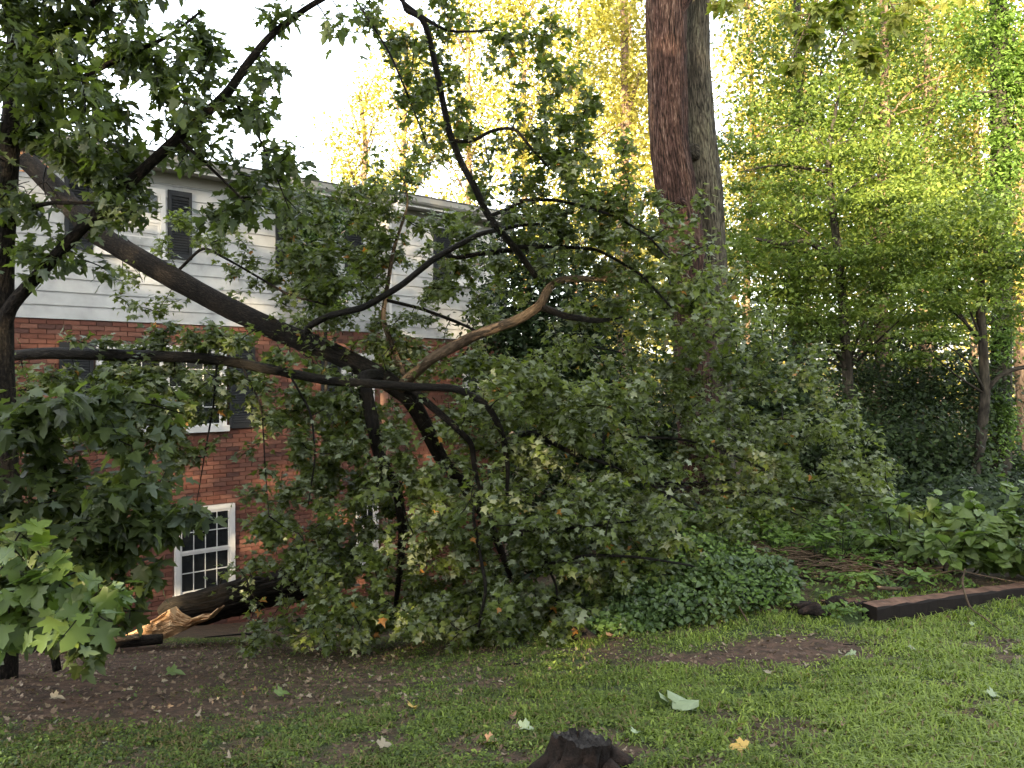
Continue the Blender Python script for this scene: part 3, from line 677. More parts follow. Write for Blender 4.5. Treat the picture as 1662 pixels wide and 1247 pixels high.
# clusters: px, py, Y, half width px, half height px, half depth m, weight
CL = [
 # lower dome
 (470, 960, 7.4, 70, 80, .5, 1.0), (520, 870, 7.5, 90, 110, .6, 1.0), (600, 800, 7.7, 90, 90, .6, .8), (520, 760, 7.6, 45, 60, .4, .8),
 (600, 960, 7.4, 110, 75, .7, 1.1), (700, 870, 7.0, 80, 110, .6, 1.1), (690, 980, 6.9, 90, 60, .5, 1.0), (800, 850, 6.6, 90, 80, .4, 1.2), (820, 960, 6.7, 90, 80, .5, 1.1),
 (900, 820, 7.0, 100, 80, .6, 1.0), (930, 920, 7.0, 100, 70, .5, .9), (1010, 860, 7.1, 100, 80, .6, 1.0), (1080, 920, 7.2, 90, 45, .5, .8), (1110, 850, 7.8, 100, 70, .7, 1.0),
 (760, 700, 7.5, 70, 70, .5, .8), (860, 720, 7.3, 80, 70, .5, 1.0), (960, 680, 7.3, 80, 70, .6, .9), (1000, 780, 7.6, 90, 60, .7, .9),
 (850, 640, 6.7, 90, 40, .3, 1.0), (930, 640, 6.8, 70, 45, .3, .9), (720, 780, 7.2, 60, 60, .4, .8), (560, 680, 7.6, 40, 60, .4, .7),
 # right skirt
 (1200, 800, 8.3, 110, 70, .8, 1.0), (1300, 790, 8.6, 100, 60, .7, 1.1), (1380, 800, 8.6, 65, 50, .5, 1.0), (1420, 790, 8.4, 40, 35, .3, .7), (1270, 700, 8.9, 90, 60, .7, .9), (1350, 690, 9, 60, 50, .5, .7),
 (1200, 620, 9, 80, 60, .6, .5), (1240, 720, 8.8, 60, 40, .5, .25), (1100, 600, 8.2, 90, 70, .6, .8), (1060, 520, 7.8, 80, 60, .6, .9), (1150, 520, 8.2, 70, 60, .5, .7), (1040, 680, 8, 70, 60, .5, .7),
 (1180, 450, 8.3, 50, 50, .4, .5), (1240, 540, 8.8, 50, 60, .4, .5), (1290, 610, 9, 60, 50, .5, .6), (1060, 440, 7.4, 80, 50, .5, .8), (1010, 570, 7.6, 50, 60, .4, .3),
 # right of centre upwards
 (1000, 380, 7.2, 80, 55, .5, .9), (940, 330, 7, 80, 60, .5, .95), (880, 380, 7.1, 70, 50, .4, .9), (960, 260, 6.9, 55, 60, .4, .8), (870, 290, 6.9, 60, 55, .4, .7), (800, 290, 7, 55, 50, .4, .6),
 (1050, 350, 7.2, 50, 45, .4, .5), (840, 440, 7.4, 70, 40, .4, .7), (940, 430, 7.3, 60, 40, .4, .6), (1110, 400, 7.4, 45, 50, .3, .5),
 # top
 (700, 110, 6.8, 50, 80, .4, .55), (735, 190, 6.8, 50, 60, .4, .5), (640, 60, 6.6, 50, 50, .3, .5), (780, 100, 6.7, 60, 50, .4, .4), (860, 80, 6.7, 60, 50, .4, .35), (920, 120, 6.7, 50, 50, .4, .35), (880, 180, 6.7, 60, 40, .4, .35), (940, 190, 6.8, 40, 40, .3, .4),
 (665, 170, 6.7, 35, 40, .3, .4), (800, 20, 6.5, 60, 30, .3, .4), (700, 20, 6.5, 40, 30, .3, .5), (600, 15, 6.5, 30, 40, .3, .4), (690, 260, 6.9, 40, 40, .3, .3),
 # in front of the house
 (620, 380, 8.4, 60, 60, .4, .9), (540, 400, 8.5, 60, 70, .4, 1.0), (490, 350, 8.5, 40, 50, .3, .7), (560, 470, 8.3, 60, 45, .4, .9), (600, 310, 8.4, 50, 40, .4, .8), (660, 300, 8.4, 50, 40, .4, .6), (640, 540, 8.1, 70, 45, .4, .9),
 (740, 470, 7.8, 55, 60, .4, .8), (690, 440, 8, 40, 50, .3, .5), (770, 430, 7.9, 40, 40, .3, .6), (720, 360, 7.9, 40, 40, .3, .5), (520, 560, 7.9, 60, 45, .3, .8), (440, 500, 8.2, 50, 30, .3, .6), (420, 470, 8.3, 60, 30, .3, .5),
 (230, 470, 8.6, 50, 35, .3, .55), (340, 540, 8, 60, 25, .3, .6), (240, 420, 8.7, 60, 30, .3, .5), (560, 620, 7.5, 50, 40, .3, .8), (700, 600, 7.5, 60, 30, .3, .6), (470, 440, 8.4, 45, 40, .3, .5),
 # centre, in front of the trunk
 (640, 720, 7.1, 55, 60, .3, .75), (590, 740, 7.2, 45, 60, .3, .7), (700, 770, 7.0, 60, 55, .3, .8), (545, 640, 7.3, 40, 50, .3, .6), (860, 590, 7.2, 60, 35, .3, .6), (930, 540, 7.5, 50, 40, .3, .6), (980, 480, 7.3, 45, 45, .3, .6),
 (1150, 700, 8.2, 90, 45, .5, .8), (1230, 830, 8.0, 90, 35, .5, .7), (1330, 850, 8.1, 80, 25, .4, .6), (1150, 760, 8.0, 90, 40, .4, .8), (1090, 470, 7.8, 60, 50, .4, .7), (1130, 600, 8.3, 70, 60, .4, .7),
 (440, 840, 7.2, 35, 60, .3, .5), (455, 760, 7.2, 30, 50, .3, .35), (420, 900, 7.2, 30, 50, .2, .4), (700, 1010, 6.6, 120, 25, .3, .5), (560, 1010, 7.0, 90, 30, .3, .5), (860, 1000, 6.6, 60, 25, .3, .5), (440, 1000, 7.2, 50, 35, .3, .6),
 # hanging from the horizontal limb
 (110, 620, 6.6, 80, 45, .3, .8), (200, 640, 6.7, 70, 55, .3, .95), (290, 610, 6.7, 60, 30, .3, .9), (190, 720, 6.7, 70, 50, .3, .8), (400, 640, 6.8, 50, 40, .3, .6), (440, 690, 6.9, 30, 60, .2, .5), (300, 545, 6.8, 90, 22, .3, .7), (420, 560, 6.9, 70, 25, .3, .7), (150, 555, 6.6, 60, 18, .2, .5), (330, 680, 6.8, 30, 40, .2, .4), (300, 740, 6.8, 40, 40, .2, .35), (230, 590, 6.8, 90, 30, .3, .9), (90, 680, 6.6, 90, 45, .3, .9), (200, 700, 6.7, 90, 45, .3, .8), (290, 650, 6.7, 60, 40, .3, .8), (300, 790, 6.8, 40, 40, .2, .35), (440, 620, 7.0, 50, 40, .3, .7), (470, 690, 7.0, 35, 60, .3, .7), (360, 560, 6.9, 80, 25, .3, .7), (480, 560, 7.6, 60, 35, .3, .8), (300, 370, 8.5, 60, 40, .3, .5), (400, 400, 8.3, 60, 45, .3, .6), (450, 330, 8.3, 50, 40, .3, .6), (510, 480, 8.0, 60, 45, .3, .8), (570, 430, 8.1, 60, 60, .3, .7), (520, 640, 7.6, 55, 55, .3, .9), (580, 600, 7.9, 60, 45, .3, .9), (600, 690, 7.8, 50, 60, .3, .9), (510, 740, 7.5, 50, 60, .3, .8), (650, 600, 8.2, 60, 50, .3, .7), (770, 610, 8.0, 60, 50, .3, .8), (680, 560, 8.2, 50, 30, .3, .6), (700, 400, 8.2, 60, 50, .3, .6), (460, 590, 7.6, 50, 30, .3, .7), (345, 640, 6.8, 35, 45, .2, .5), (240, 660, 6.7, 60, 35, .3, .7),
]
n1 = leafy(root, LB, CL, 20.5, 35, .058, M['maple'], MAPLE_MIN, 296, sag=.10, rust=.008, flip=.36, tint=(.12, .9), lsd=.14, clear=LIMB_PX)

# ---------------------------------------------------------------- broken log at the foot of the house
def log_thing():
    root = thing('broken_log', 'dark broken log with a splintered pale end below the brick window', 'log', (at(350, 1040, 8.2)[0], 8.2, float(gz(at(350, 1040, 8.2)[0], 8.2))))
    pts = [(258, 1000, 7.9, .07), (275, 992, 7.93, .13), (300, 990, 7.95, .165), (330, 986, 8.0, .18), (370, 975, 8.1, .185), (420, 962, 8.3, .19), (470, 950, 8.5, .19), (540, 930, 8.8, .18)]
    P, r = limbpath(pts); mb = MB(); mb.tube(P, r, 80, rough=.34, fine=.02, seed=4, ridge=22); mb.build('trunk', M['bark'], root)
    mb = MB()   # pale splintered heartwood: a fibrous torn slab along the break
    up = np.array([(185, 1040), (215, 1026), (235, 1012), (250, 1006), (262, 998), (274, 990), (284, 1000), (300, 1009), (318, 1003), (336, 1002), (352, 988)], float)
    lo = np.array([(186, 1044), (215, 1045), (235, 1044), (250, 1042), (262, 1040), (276, 1035), (288, 1029), (300, 1024), (318, 1015), (336, 1008), (354, 990)], float)
    nu, nv = 130, 34; tt = np.linspace(0, 1, nu); k_ = np.linspace(0, 1, len(up)); VV = []
    for q in tt:
        a_ = np.array([np.interp(q, k_, up[:, 0]), np.interp(q, k_, up[:, 1])]); b_ = np.array([np.interp(q, k_, lo[:, 0]), np.interp(q, k_, lo[:, 1])])
        for w_ in np.linspace(0, 1, nv):
            px, py = a_ + (b_ - a_) * w_; fib = fbm(q * 5, w_ * 26, 0, 3, 17) - .5; big = fbm(q * 9, w_ * 4, 0, 2, 23) - .5; step = .03 * (fbm(q * 14, w_ * 7, 3, 1, 29) > .55)
            VV.append(at(px, py + 3 * fib, 7.56 + .18 * q - .05 * math.sin(math.pi * w_) + .05 * fib + .07 * big - step))
    VV = np.array(VV); id_ = np.arange(nu * nv).reshape(nu, nv)
    BK = VV + [.02, .10, .0]; fs = [(id_[i, j], id_[i, j + 1], id_[i + 1, j + 1], id_[i + 1, j]) for i in range(nu - 1) for j in range(nv - 1)]
    mb.add(np.vstack([VV, BK]), fs + [tuple(x + nu * nv for x in f_[::-1]) for f_ in fs]
        + [(id_[i, 0], id_[i + 1, 0], id_[i + 1, 0] + nu * nv, id_[i, 0] + nu * nv) for i in range(nu - 1)] + [(id_[i + 1, -1], id_[i, -1], id_[i, -1] + nu * nv, id_[i + 1, -1] + nu * nv) for i in range(nu - 1)])
    for i in range(16):
        px = R.uniform(196, 285); s_ = at(px, 1042 - (px - 196) * .35 + R.uniform(-6, 6), 7.66); mb.tube([s_, s_ + [-R.uniform(.05, .16), 0, R.uniform(-.02, .025)]], [R.uniform(.006, .012), .001], 4)
    mb.build('splintered_wood', M['split'], root, smooth=False)
    return root
log_thing()
def log2(pts, label, mat, rough=.12, name='broken_branch', sides=12, cat='branch', grp=None):
    P, r = limbpath(pts); P = P.copy()
    for i in range(len(P)): P[i, 2] = max(P[i, 2], float(gz(P[i, 0], P[i, 1])) + r[i] * .6)
    mb = MB(); mb.tube(P, r, sides, rough=rough, fine=.04 if r.max() > .02 else .08, seed=int(R.integers(999)), ridge=8 if r.max() > .03 else 0)
    return tag(mb.build(name, M[mat]), label, cat, grp)
log2([(-20, 1062, 7.3, .045), (60, 1058, 7.3, .055), (140, 1050, 7.3, .06), (220, 1042, 7.35, .058), (262, 1038, 7.4, .05)], 'long dark split log lying on the soil left of the splintered trunk end', 'bark', .2, 'split_log', 14, 'log')
log2([(90, 1062, 7.1, .02), (170, 1043, 7.2, .03), (225, 1034, 7.3, .03)], 'thin grey strip of split wood leaning on the long dark log', 'barkpale', .2)

# ---------------------------------------------------------------- standing maple at the left edge
root = thing('maple_tree', 'dark standing maple at the left edge with a long branch rising to the right', 'tree', (-3.45, 5.6, float(gz(-3.45, 5.6))))
LL = []
P = np.array([(-3.45, 5.6, gz(-3.45, 5.6) - .1), (-3.42, 5.6, .8), at(2, 560, 5.6), at(8, 400, 5.6), at(20, 220, 5.6), at(30, 60, 5.6), at(35, -120, 5.6)])
r = np.array([.09, .08, .075, .065, .06, .055, .05]); mb = MB(); mb.tube(P, r, 16, rough=.08, fine=.03, ridge=10, seed=12); mb.build('trunk', M['bark'], root); LL.append((P, r))
for pts in [
 [(3, 545, 5.6, .06), (15, 500, 5.55, .055), (60, 450, 5.5, .047), (130, 375, 5.4, .045), (220, 290, 5.35, .042), (290, 225, 5.3, .038), (370, 155, 5.3, .036), (400, 110, 5.3, .032), (440, 60, 5.3, .026), (500, 15, 5.3, .022), (545, -10, 5.3, .02), (620, -40, 5.3, .014)],
 [(20, 230, 5.6, .03), (80, 160, 5.4, .025), (170, 110, 5.2, .02), (280, 60, 5.1, .012), (330, 20, 5.1, .008)],
 [(25, 150, 5.6, .03), (60, 80, 5.4, .025), (130, 30, 5.3, .02), (200, -30, 5.2, .02)],
 [(12, 350, 5.6, .02), (80, 330, 5.4, .016), (160, 330, 5.3, .012), (230, 360, 5.2, .008)],
 [(290, 225, 5.3, .014), (350, 280, 5.2, .011), (400, 330, 5.2, .006)],
 [(372, 152, 5.3, .012), (420, 220, 5.2, .009), (450, 290, 5.2, .006), (470, 340, 5.2, .004)],
]: LL.append(addlimb(root, 'limb' if pts[0][3] > .02 else 'branch', pts, M['bark'], 12, .04, .07))
CL = [(50, 50, 5.4, 90, 70, .5, .9), (60, 170, 5.4, 90, 80, .5, 1.0), (190, 60, 5.3, 80, 55, .4, .5), (150, 200, 5.3, 80, 60, .4, .75), (270, 60, 5.2, 70, 40, .3, .38), (240, 130, 5.2, 70, 50, .4, .5), (330, 110, 5.2, 60, 50, .3, .38),
      (290, 190, 5.2, 60, 40, .3, .65), (380, 150, 5.2, 50, 45, .3, .32), (350, 250, 5.2, 50, 40, .3, .5), (430, 190, 5.2, 50, 55, .3, .42), (440, 270, 5.2, 45, 45, .3, .45), (60, 290, 5.5, 80, 50, .4, .9), (150, 280, 5.4, 60, 40, .4, .75),
      (220, 350, 5.3, 60, 40, .3, .55), (50, 400, 5.5, 60, 50, .3, .5), (120, 370, 5.4, 60, 40, .3, .55), (340, 340, 5.2, 55, 30, .3, .4), (400, 320, 5.2, 40, 50, .3, .35), (410, 100, 5.2, 40, 40, .3, .3), (545, 55, 5.3, 35, 30, .2, .4), (100, 0, 5.4, 110, 40, .5, .8), (420, 20, 5.3, 60, 30, .2, .2), (210, 300, 5.3, 50, 25, .3, .5)]
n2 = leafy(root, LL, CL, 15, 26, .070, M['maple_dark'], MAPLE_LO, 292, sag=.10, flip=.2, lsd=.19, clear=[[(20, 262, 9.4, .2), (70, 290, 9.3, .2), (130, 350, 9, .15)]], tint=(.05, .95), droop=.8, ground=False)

def crown_above(root, cs_, n, size, mat, clump=.5):
    crown(root, cs_, n, size, M[mat], clump, .6, DIAM)
MT_ROOT = root
# ---------------------------------------------------------------- maple saplings lower left
root = thing('maple_sapling', 'bushy dark maple sapling with large drooping leaves in front of the brick wall', 'sapling', (-2.75, 5.0, float(gz(-2.75, 5.0))))
LL = []
for pts in [[(90, 1090, 5.0, .03), (70, 950, 5.0, .028), (80, 800, 5.0, .022), (60, 680, 5.0, .012)], [(75, 900, 5.0, .015), (150, 800, 4.9, .012), (230, 760, 4.9, .006)], [(80, 960, 5.0, .012), (160, 880, 4.9, .01), (240, 850, 4.8, .005)]]:
    LL.append(addlimb(root, 'stem', pts, M['bark'], 8, .06, .05))
CL = [(50, 690, 4.9, 80, 55, .4, 1.0), (60, 800, 4.9, 90, 70, .5, 1.1), (150, 790, 4.9, 80, 60, .4, .9), (130, 880, 4.9, 110, 70, .4, 1.1), (230, 800, 4.9, 45, 50, .3, .7), (230, 870, 4.8, 60, 35, .3, .7), (40, 930, 4.9, 80, 60, .4, 1.0), (150, 970, 4.9, 70, 60, .3, 1.0), (290, 850, 4.9, 35, 30, .2, .35), (250, 740, 4.9, 45, 40, .2, .5), (260, 800, 4.9, 40, 40, .2, .5), (190, 680, 4.9, 60, 45, .3, .7), (90, 640, 4.9, 80, 40, .3, .8), (130, 1030, 4.9, 60, 30, .3, .7), (30, 1010, 4.8, 60, 40, .3, .8)]
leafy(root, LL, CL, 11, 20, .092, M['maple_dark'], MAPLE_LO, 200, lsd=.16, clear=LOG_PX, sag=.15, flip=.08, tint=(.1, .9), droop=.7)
root = thing('maple_seedling', 'near maple seedling with bright green leaves at the lower left corner', 'sapling', (-2.75, 3.95, float(gz(-2.75, 3.95))))
LL = []
for pts in [[(-70, 1130, 4.0, .014), (-30, 1000, 3.95, .012), (40, 960, 3.9, .008), (120, 930, 3.85, .005)], [(-40, 1030, 4.0, .01), (10, 900, 3.9, .006), (40, 850, 3.85, .004)]]:
    LL.append(addlimb(root, 'stem', pts, M['barkwet'], 7, .06, .05))
CL = [(40, 870, 3.8, 30, 35, .15, .5), (100, 950, 3.8, 60, 28, .2, 1.0), (170, 930, 3.8, 40, 30, .2, .9), (60, 1000, 3.8, 60, 45, .2, .65), (150, 990, 3.8, 60, 40, .2, .8), (20, 900, 3.8, 25, 30, .1, .4), (15, 1010, 3.8, 25, 40, .1, .5), (110, 1020, 3.8, 70, 25, .2, .6), (190, 960, 3.8, 30, 40, .2, .6), (30, 960, 3.8, 30, 30, .2, .6)]
leafy(root, LL, CL, 5.5, 6, .102, M['maple_near'], MAPLE, 240, sag=.1, flip=.08, tint=(.25, 1.0), droop=.55)

# ---------------------------------------------------------------- two big trunks
def bigtrunk(name, label, pts, mat, seed, knots=()):
    b = pts[0]; P, r = limbpath(pts)
    root = thing(name, label, 'tree', (P[0][0], P[0][1], float(gz(P[0][0], P[0][1]))))
    P[0][2] = gz(P[0][0], P[0][1]) - .15
    mb = MB(); mb.tube(P, r, 64, rough=.11, fine=.045, seed=seed, ridge=18); mb.build('trunk', M[mat], root)
    for k, (px, py, Y) in enumerate(knots):
        mb = MB(); p = at(px, py, Y); mb.tube([p + [0, .12, 0], p + [-.02, -.02, 0], p + [-.06, -.06, .03]], [.09, .07, .035], 10, rough=.3, seed=k); mb.build('knot', M[mat], root)
    return root, (P, r)
RT, rl = bigtrunk('tree_with_red_bark', 'tall tree with red brown bark rising behind the fallen crown', [(1138, 880, 10.4, .30), (1136, 780, 10.4, .265), (1132, 640, 10.4, .25), (1120, 480, 10.4, .25), (1102, 350, 10.4, .25), (1084, 220, 10.4, .235), (1081, 100, 10.4, .24), (1080, 0, 10.4, .25), (1084, -90, 10.4, .24), (1095, -300, 10.4, .2)], 'barkred', 3, [(1106, 330, 10.16)])
GT, gl = bigtrunk('tree_with_grey_bark', 'tall grey barked tree just right of the red brown trunk', [(1165, 880, 10.9, .26), (1160, 700, 10.9, .235), (1158, 560, 10.9, .225), (1153, 430, 10.9, .215), (1142, 300, 10.9, .225), (1130, 180, 10.9, .21), (1128, 100, 10.9, .18), (1131, 0, 10.9, .15), (1138, -300, 10.9, .12)], 'barkgrey', 8, [(1128, 243, 10.7), (1129, 252, 10.68)])
mb = MB(); P, r = limbpath([(1128, 60, 10.9, .08), (1140, 20, 10.85, .08), (1155, -30, 10.8, .07), (1180, -120, 10.7, .06)]); mb.tube(P, r, 14, rough=.06, fine=.05, seed=3); mb.build('limb', M['barkgrey'], GT)
mb = MB(); P, r = limbpath([(1095, 30, 10.3, .10), (1108, 5, 10.3, .09), (1135, -60, 10.2, .07), (1200, -200, 10, .05)]); mb.tube(P, r, 14, rough=.06, fine=.05, seed=6); mb.build('limb', M['barkred'], RT)
# overhanging sprays of the grey tree that catch the sun
LL = [gl]
for pts in [[(1180, -120, 10.7, .05), (1260, -90, 9.6, .03), (1330, -20, 9, .018), (1370, 60, 8.8, .008)], [(1260, -90, 9.6, .03), (1400, -60, 9, .016), (1450, 20, 8.8, .006)], [(1180, -120, 10.7, .03), (1170, -40, 9.6, .015), (1180, 20, 9.2, .006)], [(1330, -20, 9, .01), (1300, 60, 8.8, .007), (1280, 100, 8.7, .004)]]:
    LL.append(addlimb(GT, 'branch', pts, M['barkfar'], 7, .08, .05))
CL = [(1330, 40, 8.9, 60, 50, .3, .9), (1390, 60, 8.9, 60, 60, .3, .9), (1290, 85, 8.8, 40, 30, .2, .8), (1450, 20, 8.8, 60, 40, .3, .7), (1400, 110, 8.8, 40, 25, .2, .5), (1180, 10, 9.3, 30, 25, .2, .8), (1350, -40, 9.2, 150, 50, .5, .8)]
leafy(GT, LL[1:], CL, 6, 20, .12, M['maple_yellow'], MAPLE_LO, 0, twigmat=M['barkfar'], sag=.0, flip=.3, droop=.9, ground=False)

# ---------------------------------------------------------------- woodland trees
def crown(root, blobs, n, size, mat, clump=.35, flat=.6, shape=DIAM, up=1.0, name='crown', tint=(0, 1), per=28):
    """blobs: (centre xyz, radii xyz, weight)"""
    w_ = np.array([b_[2] * np.prod(b_[1]) ** .667 for b_ in blobs]); w_ /= w_.sum(); Ps = []; cs = []
    for (c, s, _), ww in zip(blobs, w_):
        k = int(n * ww); m_ = max(3, k // per)
        v = unit(R.normal(0, 1, (m_, 3))) * R.random((m_, 1)) ** .38
        C = np.array(c) + v * np.array(s); j = R.integers(0, m_, k)
        sz = clump * R.uniform(.5, 1.4, m_)
        Ps.append(C[j] + R.normal(0, 1, (k, 3)) * sz[j][:, None] * np.array([1, 1, flat])); cs.append(R.random(m_)[j])
    P = np.vstack(Ps); cr = np.concatenate(cs); k = len(P); T, N = ldirs(k, .35, up, .1)
    P[:, 2] = np.maximum(P[:, 2], gz(P[:, 0], P[:, 1]) + .05)
    ti = np.clip(tint[0] + (tint[1] - tint[0]) * (cr * .5 + R.random(k) * .5), 0, 1)
    return leaves(name, P, T, N, size * R.uniform(.6, 1.4, k), ti, shape, mat, root, 0, kind=None)

def woodtree(name, label, px, Y, pts, blobs, n, size, mat, bark='barkfar', clump=.4, flat=.6, cat='tree', group=None, limbs_=(), shape=DIAM, tint=(0, 1), up=1.0, r0=None, per=28):
    """pts: trunk (px, py, radius) at depth Y; blobs: (px, py, dY, rx px, ry px, rz m, weight)"""
    P = np.array([at(a, b_, Y) for a, b_, _ in pts]); r = np.array([q[2] for q in pts])
    P = np.vstack([[P[0][0], Y, gz(P[0][0], Y) - .1], P]); r = np.r_[r[0] * 1.25, r]
    root = thing(name, label, cat, (P[0][0], Y, float(gz(P[0][0], Y))), group)
    mb = MB(); mb.tube(P, r, 12, rough=.07, fine=.15, seed=int(R.integers(999)), ridge=8); mb.build('trunk', M[bark], root)
    for L in limbs_:
        q = np.array([at(a, b_, Y + d) for a, b_, d, _ in L]); mb = MB(); mb.tube(q, [z[3] for z in L], 7, rough=.08, fine=.12, seed=int(R.integers(999))); mb.build('limb', M[bark], root)
    # inner boughs run from the trunk to the blobs
    for (a, b_, d, rx, ry, rz, w_) in blobs:
        c = at(a, b_, Y + d); j = np.argmin(np.linalg.norm(P - c - [0, 0, -.6], axis=1)); s = P[j]
        for q in range(2):
            e = c + R.normal(0, .4, 3) * np.array([rx / F * Y, rz, ry / F * Y])
            mid = (s + e) / 2 + [0, 0, .15 * np.linalg.norm(e - s)] + R.normal(0, .1, 3); mb = MB(); mb.tube([s, mid, e], [r[j] * .35, r[j] * .2, .01], 5, fine=.4); mb.build('bough', M[bark], root)
    B = [(at(a, b_, Y + d), (rx / F * Y, rz, ry / F * Y), w_) for (a, b_, d, rx, ry, rz, w_) in blobs]
    crown(root, B, n, size, M[mat], clump, flat, shape, up, tint=tint, per=per)
    return root

# unseen crowns of the standing trees, added above the frame to darken the lawn
crown_above(MT_ROOT, [((-4.2, 5.2, 7.0), (2.2, 2.2, 1.4), 1), ((-3.2, 2.0, 6.8), (2.5, 2.0, 1.3), 1), ((-5.5, 7.5, 8.0), (2.5, 2.0, 1.5), 1)], 8000, .15, 'maple_dark', .5)
crown_above(RT, [((1.2, 10, 12.5), (3, 2.5, 2.5), 1), ((-1, 8.5, 13.5), (2.6, 2.2, 2), 1)], 5000, .2, 'maple_dark', .7)
crown_above(GT, [((3.8, 10.5, 12.5), (2.6, 2.4, 2.4), 1)], 3500, .2, 'maple_yellow', .7)
# layered sunlit understory tree right of the twin trunks
woodtree('dogwood_tree', 'layered yellow green understory tree with an ivied trunk, right of the twin trunks', 1360, 16,
    [(1385, 800, .11), (1375, 600, .10), (1362, 430, .08), (1350, 340, .07), (1341, 250, .05), (1355, 180, .03), (1362, 140, .015)],
    [(1340, 170, 0, 110, 60, .8, .6), (1260, 250, 0, 110, 45, .8, 1), (1420, 260, 0, 110, 50, .8, 1), (1340, 320, -.3, 180, 40, 1, 1), (1240, 370, -.3, 90, 45, .8, 1), (1460, 370, 0, 130, 50, 1, 1), (1350, 440, -.3, 170, 50, 1, 1.2), (1500, 470, 0, 110, 50, 1, 1), (1260, 480, 0, 90, 50, .8, 1), (1420, 530, -.5, 150, 40, 1, .8), (1280, 560, .2, 80, 40, .8, .6)],
    30000, .085, 'dogwood', 'barkdark', .34, .13, limbs_=[[(1341, 280, 0, .035), (1310, 275, -.2, .03), (1260, 268, -.4, .022), (1200, 280, -.6, .01)], [(1362, 430, 0, .06), (1340, 410, -.2, .05), (1310, 392, -.4, .05), (1270, 397, -.6, .045), (1225, 388, -.8, .03)], [(1341, 250, 0, .03), (1325, 240, 0, .03)], [(1345, 240, 0, .02), (1375, 230, 0, .015), (1400, 210, 0, .006)]], per=130)
woodtree('leaning_tree', 'thin dark tree curving beside the orange lit trunk at the right edge', 1590, 14,
    [(1578, 800, .09), (1592, 720, .085), (1600, 640, .08), (1595, 560, .075), (1590, 500, .07), (1592, 450, .05), (1600, 400, .03)],
    [(1560, 400, 0, 90, 50, .8, 1), (1640, 440, -.3, 80, 40, .7, 1), (1520, 480, -.3, 70, 40, .7, 1), (1640, 520, 0, 60, 30, .5, .6), (1500, 560, -.3, 60, 40, .6, .6), (1540, 350, .3, 80, 40, .8, 1)],
    13000, .075, 'dogwood', 'barkdark', .3, .14, limbs_=[[(1598, 640, 0, .045), (1620, 610, -.1, .04), (1650, 598, -.2, .035), (1700, 590, -.3, .03)], [(1592, 460, 0, .035), (1600, 425, -.1, .03), (1630, 412, -.2, .025), (1690, 410, -.3, .02)], [(1593, 560, 0, .03), (1550, 500, .2, .025), (1530, 440, .2, .015)]], per=130)
woodtree('ivy_clad_tree', 'tall tree clad in bright green ivy at the top right corner', 1640, 18,
    [(1625, 800, .22), (1625, 500, .2), (1622, 300, .2), (1620, 150, .18), (1615, -60, .16)],
    [(1635, 200, -.2, 30, 110, .35, 2), (1655, 120, -.2, 40, 60, .35, 2), (1570, 170, -.3, 40, 20, .3, 1), (1640, 300, -.3, 45, 50, .4, 1), (1600, 60, .5, 60, 60, 1, .5), (1620, 20, -.25, 18, 60, .25, 2), (1622, 400, -.25, 20, 80, .25, 2), (1624, 540, -.25, 22, 60, .25, 1.5), (1624, 680, -.2, 26, 70, .3, 1.5)],
    17000, .085, 'weed', 'barkdark', .14, 1.0, tint=(0, .8), per=60)
woodtree('orange_lit_tree', 'stout trunk glowing orange in the low sun at the right edge', 1660, 24,
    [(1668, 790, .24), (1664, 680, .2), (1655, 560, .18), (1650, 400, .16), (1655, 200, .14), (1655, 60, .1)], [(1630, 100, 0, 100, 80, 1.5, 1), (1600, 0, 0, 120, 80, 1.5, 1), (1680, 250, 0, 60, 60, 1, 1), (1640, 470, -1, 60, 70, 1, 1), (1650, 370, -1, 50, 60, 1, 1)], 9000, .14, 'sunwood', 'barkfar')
# dark vine-covered tree at the house corner
woodtree('ivy_covered_tree', 'dark vine covered tree at the right corner of the house', 880, 14.5,
    [(870, 860, .14), (875, 700, .13), (880, 560, .11), (885, 430, .08)],
    [(850, 470, 0, 75, 70, .7, 1.2), (830, 560, 0, 60, 70, .7, 1.2), (940, 500, 0, 60, 60, .7, 1), (900, 400, 0, 60, 50, .7, .8), (900, 560, 0, 80, 70, .8, 1), (820, 400, 0, 40, 40, .5, .6), (960, 600, 0, 70, 80, .8, 1), (880, 680, 0, 90, 80, .8, 1), (980, 720, 0, 80, 60, .8, 1), (790, 640, .2, 40, 90, .6, .6), (870, 800, 0, 120, 60, .9, 1)],
    30000, .095, 'darkleaf', 'barkdark', .3, .8)
woodtree('vine_on_house', 'dark climbing vine on the wall between the upper windows', 520, 13.6,
    [(520, 1000, .03), (525, 800, .03), (530, 600, .03), (525, 420, .02)],
    [(515, 400, 0, 28, 75, .12, 1), (530, 480, .0, 30, 40, .12, 1), (540, 360, 0, 25, 30, .12, .6)], 6000, .08, 'ivy', 'barkdark', .14, 1, cat='vine')
# understory dark shrubs and midground trees
sp = [(1060, 15, 720, 90, 110, 'low dark shrub behind the base of the red brown trunk'), (1240, 13.5, 650, 90, 100, 'dark holly just right of the twin trunks'), (1330, 16, 720, 100, 90, 'broad dark shrub under the ivied understory trunk'), (1470, 14.5, 735, 120, 75, 'rounded dark laurel to the left of the leaning tree'), (1640, 19, 770, 70, 40, 'low dark shrub by the wire fence'), (1480, 17.5, 630, 150, 90, 'tall dark shrub deep in the wood left of the leaning tree')]
for i, (px, Y, py, rx, ry, lab) in enumerate(sp):
    woodtree('woodland_shrub', lab, px, Y, [(px, 800, .05), (px + 5, py, .03)], [(px, py, 0, rx, ry, 1.0, 1), (px - rx * .4, py + 20, -.3, rx * .6, ry * .7, .8, 1), (px + rx * .4, py + 15, .2, rx * .6, ry * .8, .8, 1)], 9000, .095, 'darkleaf', 'barkdark', .28, .7, cat='shrub', group='dark shrubs under the woodland trees')
